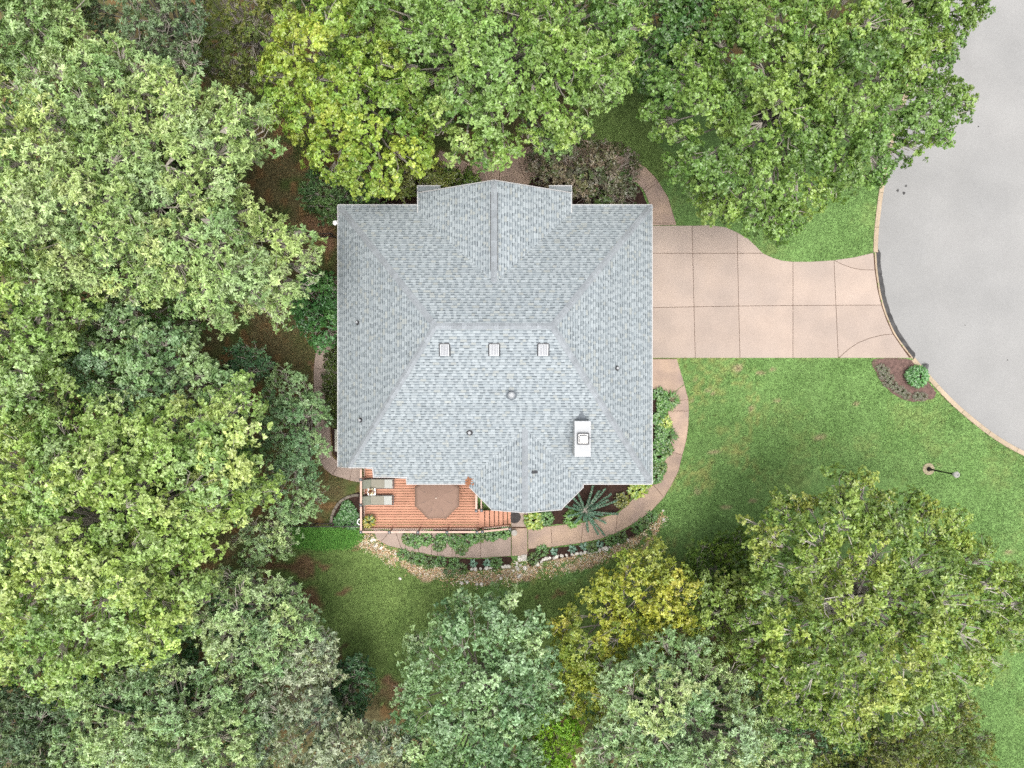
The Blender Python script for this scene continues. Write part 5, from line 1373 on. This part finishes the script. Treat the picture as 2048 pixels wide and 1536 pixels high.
# weeping blue spruce: needle covered arms
c = P(1170, 1022, 1.0)
sp = empty('weeping_spruce', (c.x, c.y, .14)); tag(sp, 'blue green weeping spruce with long arms over the curved path', 'shrub')
tips = [(1155, 985, .9), (1143, 992, .8), (1186, 972, 1.2), (1198, 982, 1.1), (1210, 978, 1.0), (1222, 988, .9), (1216, 1000, 1.2), (1232, 1002, .8), (1236, 1028, .5), (1212, 1046, .5), (1209, 1070, .35), (1196, 1068, .4), (1176, 1064, .4), (1188, 1050, .8), (1136, 1032, .6), (1130, 1012, .7), (1148, 1010, 1.3), (1196, 1010, 1.4), (1168, 1040, 1.1), (1150, 1045, .7), (1205, 1030, .9)]
nb_, nd_, nl_ = [], [], []
rng = np.random.default_rng(77)
arms = MB()
for x, y, z in tips:
    t = P(x, y, z); s0 = Vector((c.x, c.y, 1.0))
    for k in range(1):
        md = s0.lerp(t, .5) + Vector((0, 0, .28))
        pts = [s0.lerp(md, f).lerp(md.lerp(t, f), f) for f in np.linspace(0, 1, 9)]
        arms.tube(pts, [.03 - .002 * i for i in range(9)], 5)
        for i in range(380):
            f = rng.uniform(.12, 1.0); p = s0.lerp(md, f).lerp(md.lerp(t, f), f); q = s0.lerp(md, min(f + .05, 1.05)).lerp(md.lerp(t, min(f + .05, 1.05)), min(f + .05, 1.05))
            ad = np.array((q - p).normalized()); r_ = unit(np.cross(ad, rng.normal(size=3)))
            nb_.append(np.array(p)); nd_.append(unit(r_ + ad * .8)); nl_.append(rng.uniform(.07, .11))
arms.tube([(c.x, c.y, .1), (c.x + .03, c.y, .6), (c.x, c.y, 1.02)], [.06, .05, .035], 7)
arms.build('branches', M_bark, sp)
nn = len(nb_)
cc = np.array(pal((104, 146, 122), (88, 130, 106), (128, 164, 140)))[rng.integers(3, size=nn)] * rng.uniform(.8, 1.2, (nn, 1))
leaves_mesh('needles', np.array(nb_), np.array(nd_), unit(rng.normal(size=(nn, 3)) + np.array([0, 0, 1.5])), np.array(nl_), np.full(nn, .017), cc, M_matte_leaf, sp, curl=0)

# pot plants
def pot(px, py, z0, r, h, m, name, label):
    c = P(px, py, z0)
    root = empty(name, (c.x, c.y, z0)); tag(root, label, 'potted plant')
    MB().lathe((c.x, c.y, z0), [(r * .7, 0), (r, h), (r * 1.08, h), (r * 1.08, h + .03), (r * .9, h + .03), (r * .88, h - .02)], 16).build('pot', m, root)
    return root
pt = pot(738.5, 1043, ZD, .22, .3, mat('pot_clay', C(150, 110, 84), .8, .1), 'potted_plant', 'potted yellow and green plant in the deck corner')
rosette('p', '', '', 738.5, 1043, ZD + .28, .3, .28, 110, .2, .045, pal((210, 200, 110), (120, 150, 60), (70, 100, 46), (196, 180, 70)), parent=pt, seed=150)
pt = pot(743, 983, tz, .07, .09, M_white, 'table_flowers', 'small pot of rust coloured flowers on the side table')
rosette('p', '', '', 743, 983, tz + .08, .15, .12, 60, .11, .035, pal((150, 84, 50), (110, 60, 36), (226, 216, 170), (90, 100, 50)), parent=pt, seed=151)

# ------------------------------------------------------------------ turf blades and straw
def scatter(n, x0, x1, y0, y1):
    s = (CAM_H - GZ) / FPX
    px = RNG.uniform(x0, x1, n); py = RNG.uniform(y0, y1, n)
    return (px - 1024) * s, (768 - py) * s, px, py
def blades(name, x, y, L, wd, lean, col, m, label, cat):
    n = len(x)
    t = RNG.uniform(0, 6.283, n); l = L * RNG.uniform(.6, 1.3, n); le = lean * RNG.uniform(.4, 1.3, n)
    b = np.stack([x, y, np.full(n, GZ - .005)], -1)
    d = np.stack([np.cos(t) * le, np.sin(t) * le, np.ones(n)], -1); d = unit(d)
    s = np.stack([-np.sin(t), np.cos(t), np.zeros(n)], -1) * wd
    V = np.stack([b - s, b + s, b + d * l[:, None]], 1).reshape(-1, 3)
    return tag(np_mesh(name, V, np.arange(3 * n).reshape(-1, 3), np.repeat(col, 3, 0), m), label, cat, kind='stuff')
gxw, gyw, gpx, gpy = scatter(1100000, -20, 2070, -20, 1560)
keep = np.ones(len(gxw), bool)
for e in EXCL: keep &= ~np_inside(gxw, gyw, e)
zone_lawn = [[(1080, 130), (1340, 130), (1420, 330), (1780, 250), (1900, 560), (2070, 880), (2070, 1560), (1880, 1560), (1960, 1300), (2000, 1150), (1800, 960), (1640, 930), (1500, 1060), (1380, 1130), (1280, 1110), (1100, 1260), (830, 1280), (830, 1420), (700, 1420), (560, 1200), (520, 1080), (580, 1050), (730, 1060), (1000, 1130), (1300, 1020), (1380, 820), (1300, 500), (1200, 330), (1060, 300)],
             [(500, 230), (680, 230), (690, 1060), (560, 1060), (560, 800), (480, 720)]]
inz = np.zeros(len(gxw), bool)
for z in zone_lawn: inz |= np_inside(gpx, gpy, z)
keep &= inz
gxw, gyw = gxw[keep], gyw[keep]
gc = ground_col(gxw, gyw) * np.where(RNG.random((len(gxw), 1)) < .05, 1.45, 1.0) * RNG.uniform(.72, 1.28, (len(gxw), 1)) * (.75 + .5 * vnoise(gxw, gyw, 7.0)[:, None])
blades('lawn_grass', gxw, gyw, .09, .017, 1.2, gc, M_blade, 'short green lawn grass round the house', 'grass')
sx_, sy_, spx, spy = scatter(60000, 700, 1345, 1020, 1180)
k_ = np_inside(spx + RNG.normal(0, 6, len(spx)), spy + RNG.normal(0, 6, len(spx)), straw_zone) & (vnoise(sx_, sy_, 2.6) * .6 + vnoise(sx_, sy_, 6.5) * .4 + RNG.normal(0, .06, len(spx)) > .37)
for e in EXCL: k_ &= ~np_inside(sx_, sy_, e)
sx_, sy_ = sx_[k_], sy_[k_]
sc_ = 1.15 * np.array(pal((216, 186, 146), (196, 156, 118), (236, 222, 196), (150, 112, 84), (214, 206, 194), (120, 140, 76)))[RNG.integers(6, size=len(sx_))] * RNG.uniform(.75, 1.2, (len(sx_), 1))
blades('straw_litter', sx_, sy_, .14, .022, 3.0, sc_, M_straw, 'tan straw and wood chips strewn along the bed edge', 'straw')
mx_, my_, mpx, mpy = scatter(26000, 570, 735, 1050, 1105)
k_ = np_inside(mpx + RNG.normal(0, 4, len(mpx)), mpy + RNG.normal(0, 4, len(mpx)), moss_zone)
mx_, my_ = mx_[k_], my_[k_]
mc_ = np.array(pal((116, 174, 82), (96, 154, 70), (140, 194, 96)))[RNG.integers(3, size=len(mx_))] * RNG.uniform(.75, 1.25, (len(mx_), 1))
blades('long_grass', mx_, my_, .15, .02, 1.3, mc_, M_blade, 'lush long green grass below the black fence', 'grass')
# fallen leaves on the shaded clearing
lx_, ly_, lpx, lpy = scatter(9000, 480, 690, 230, 1056)
k_ = np_inside(lpx, lpy, zone_lawn[1])
for e in EXCL: k_ &= ~np_inside(lx_, ly_, e)
lx_, ly_ = lx_[k_], ly_[k_]
lc_ = np.array(pal((140, 108, 70), (120, 92, 62), (160, 136, 90), (96, 84, 54), (130, 120, 80)))[RNG.integers(5, size=len(lx_))] * RNG.uniform(.7, 1.1, (len(lx_), 1))
blades('fallen_leaves', lx_, ly_, .08, .03, 4.0, lc_, M_straw, 'brown fallen leaves on the clearing west of the house', 'leaves')
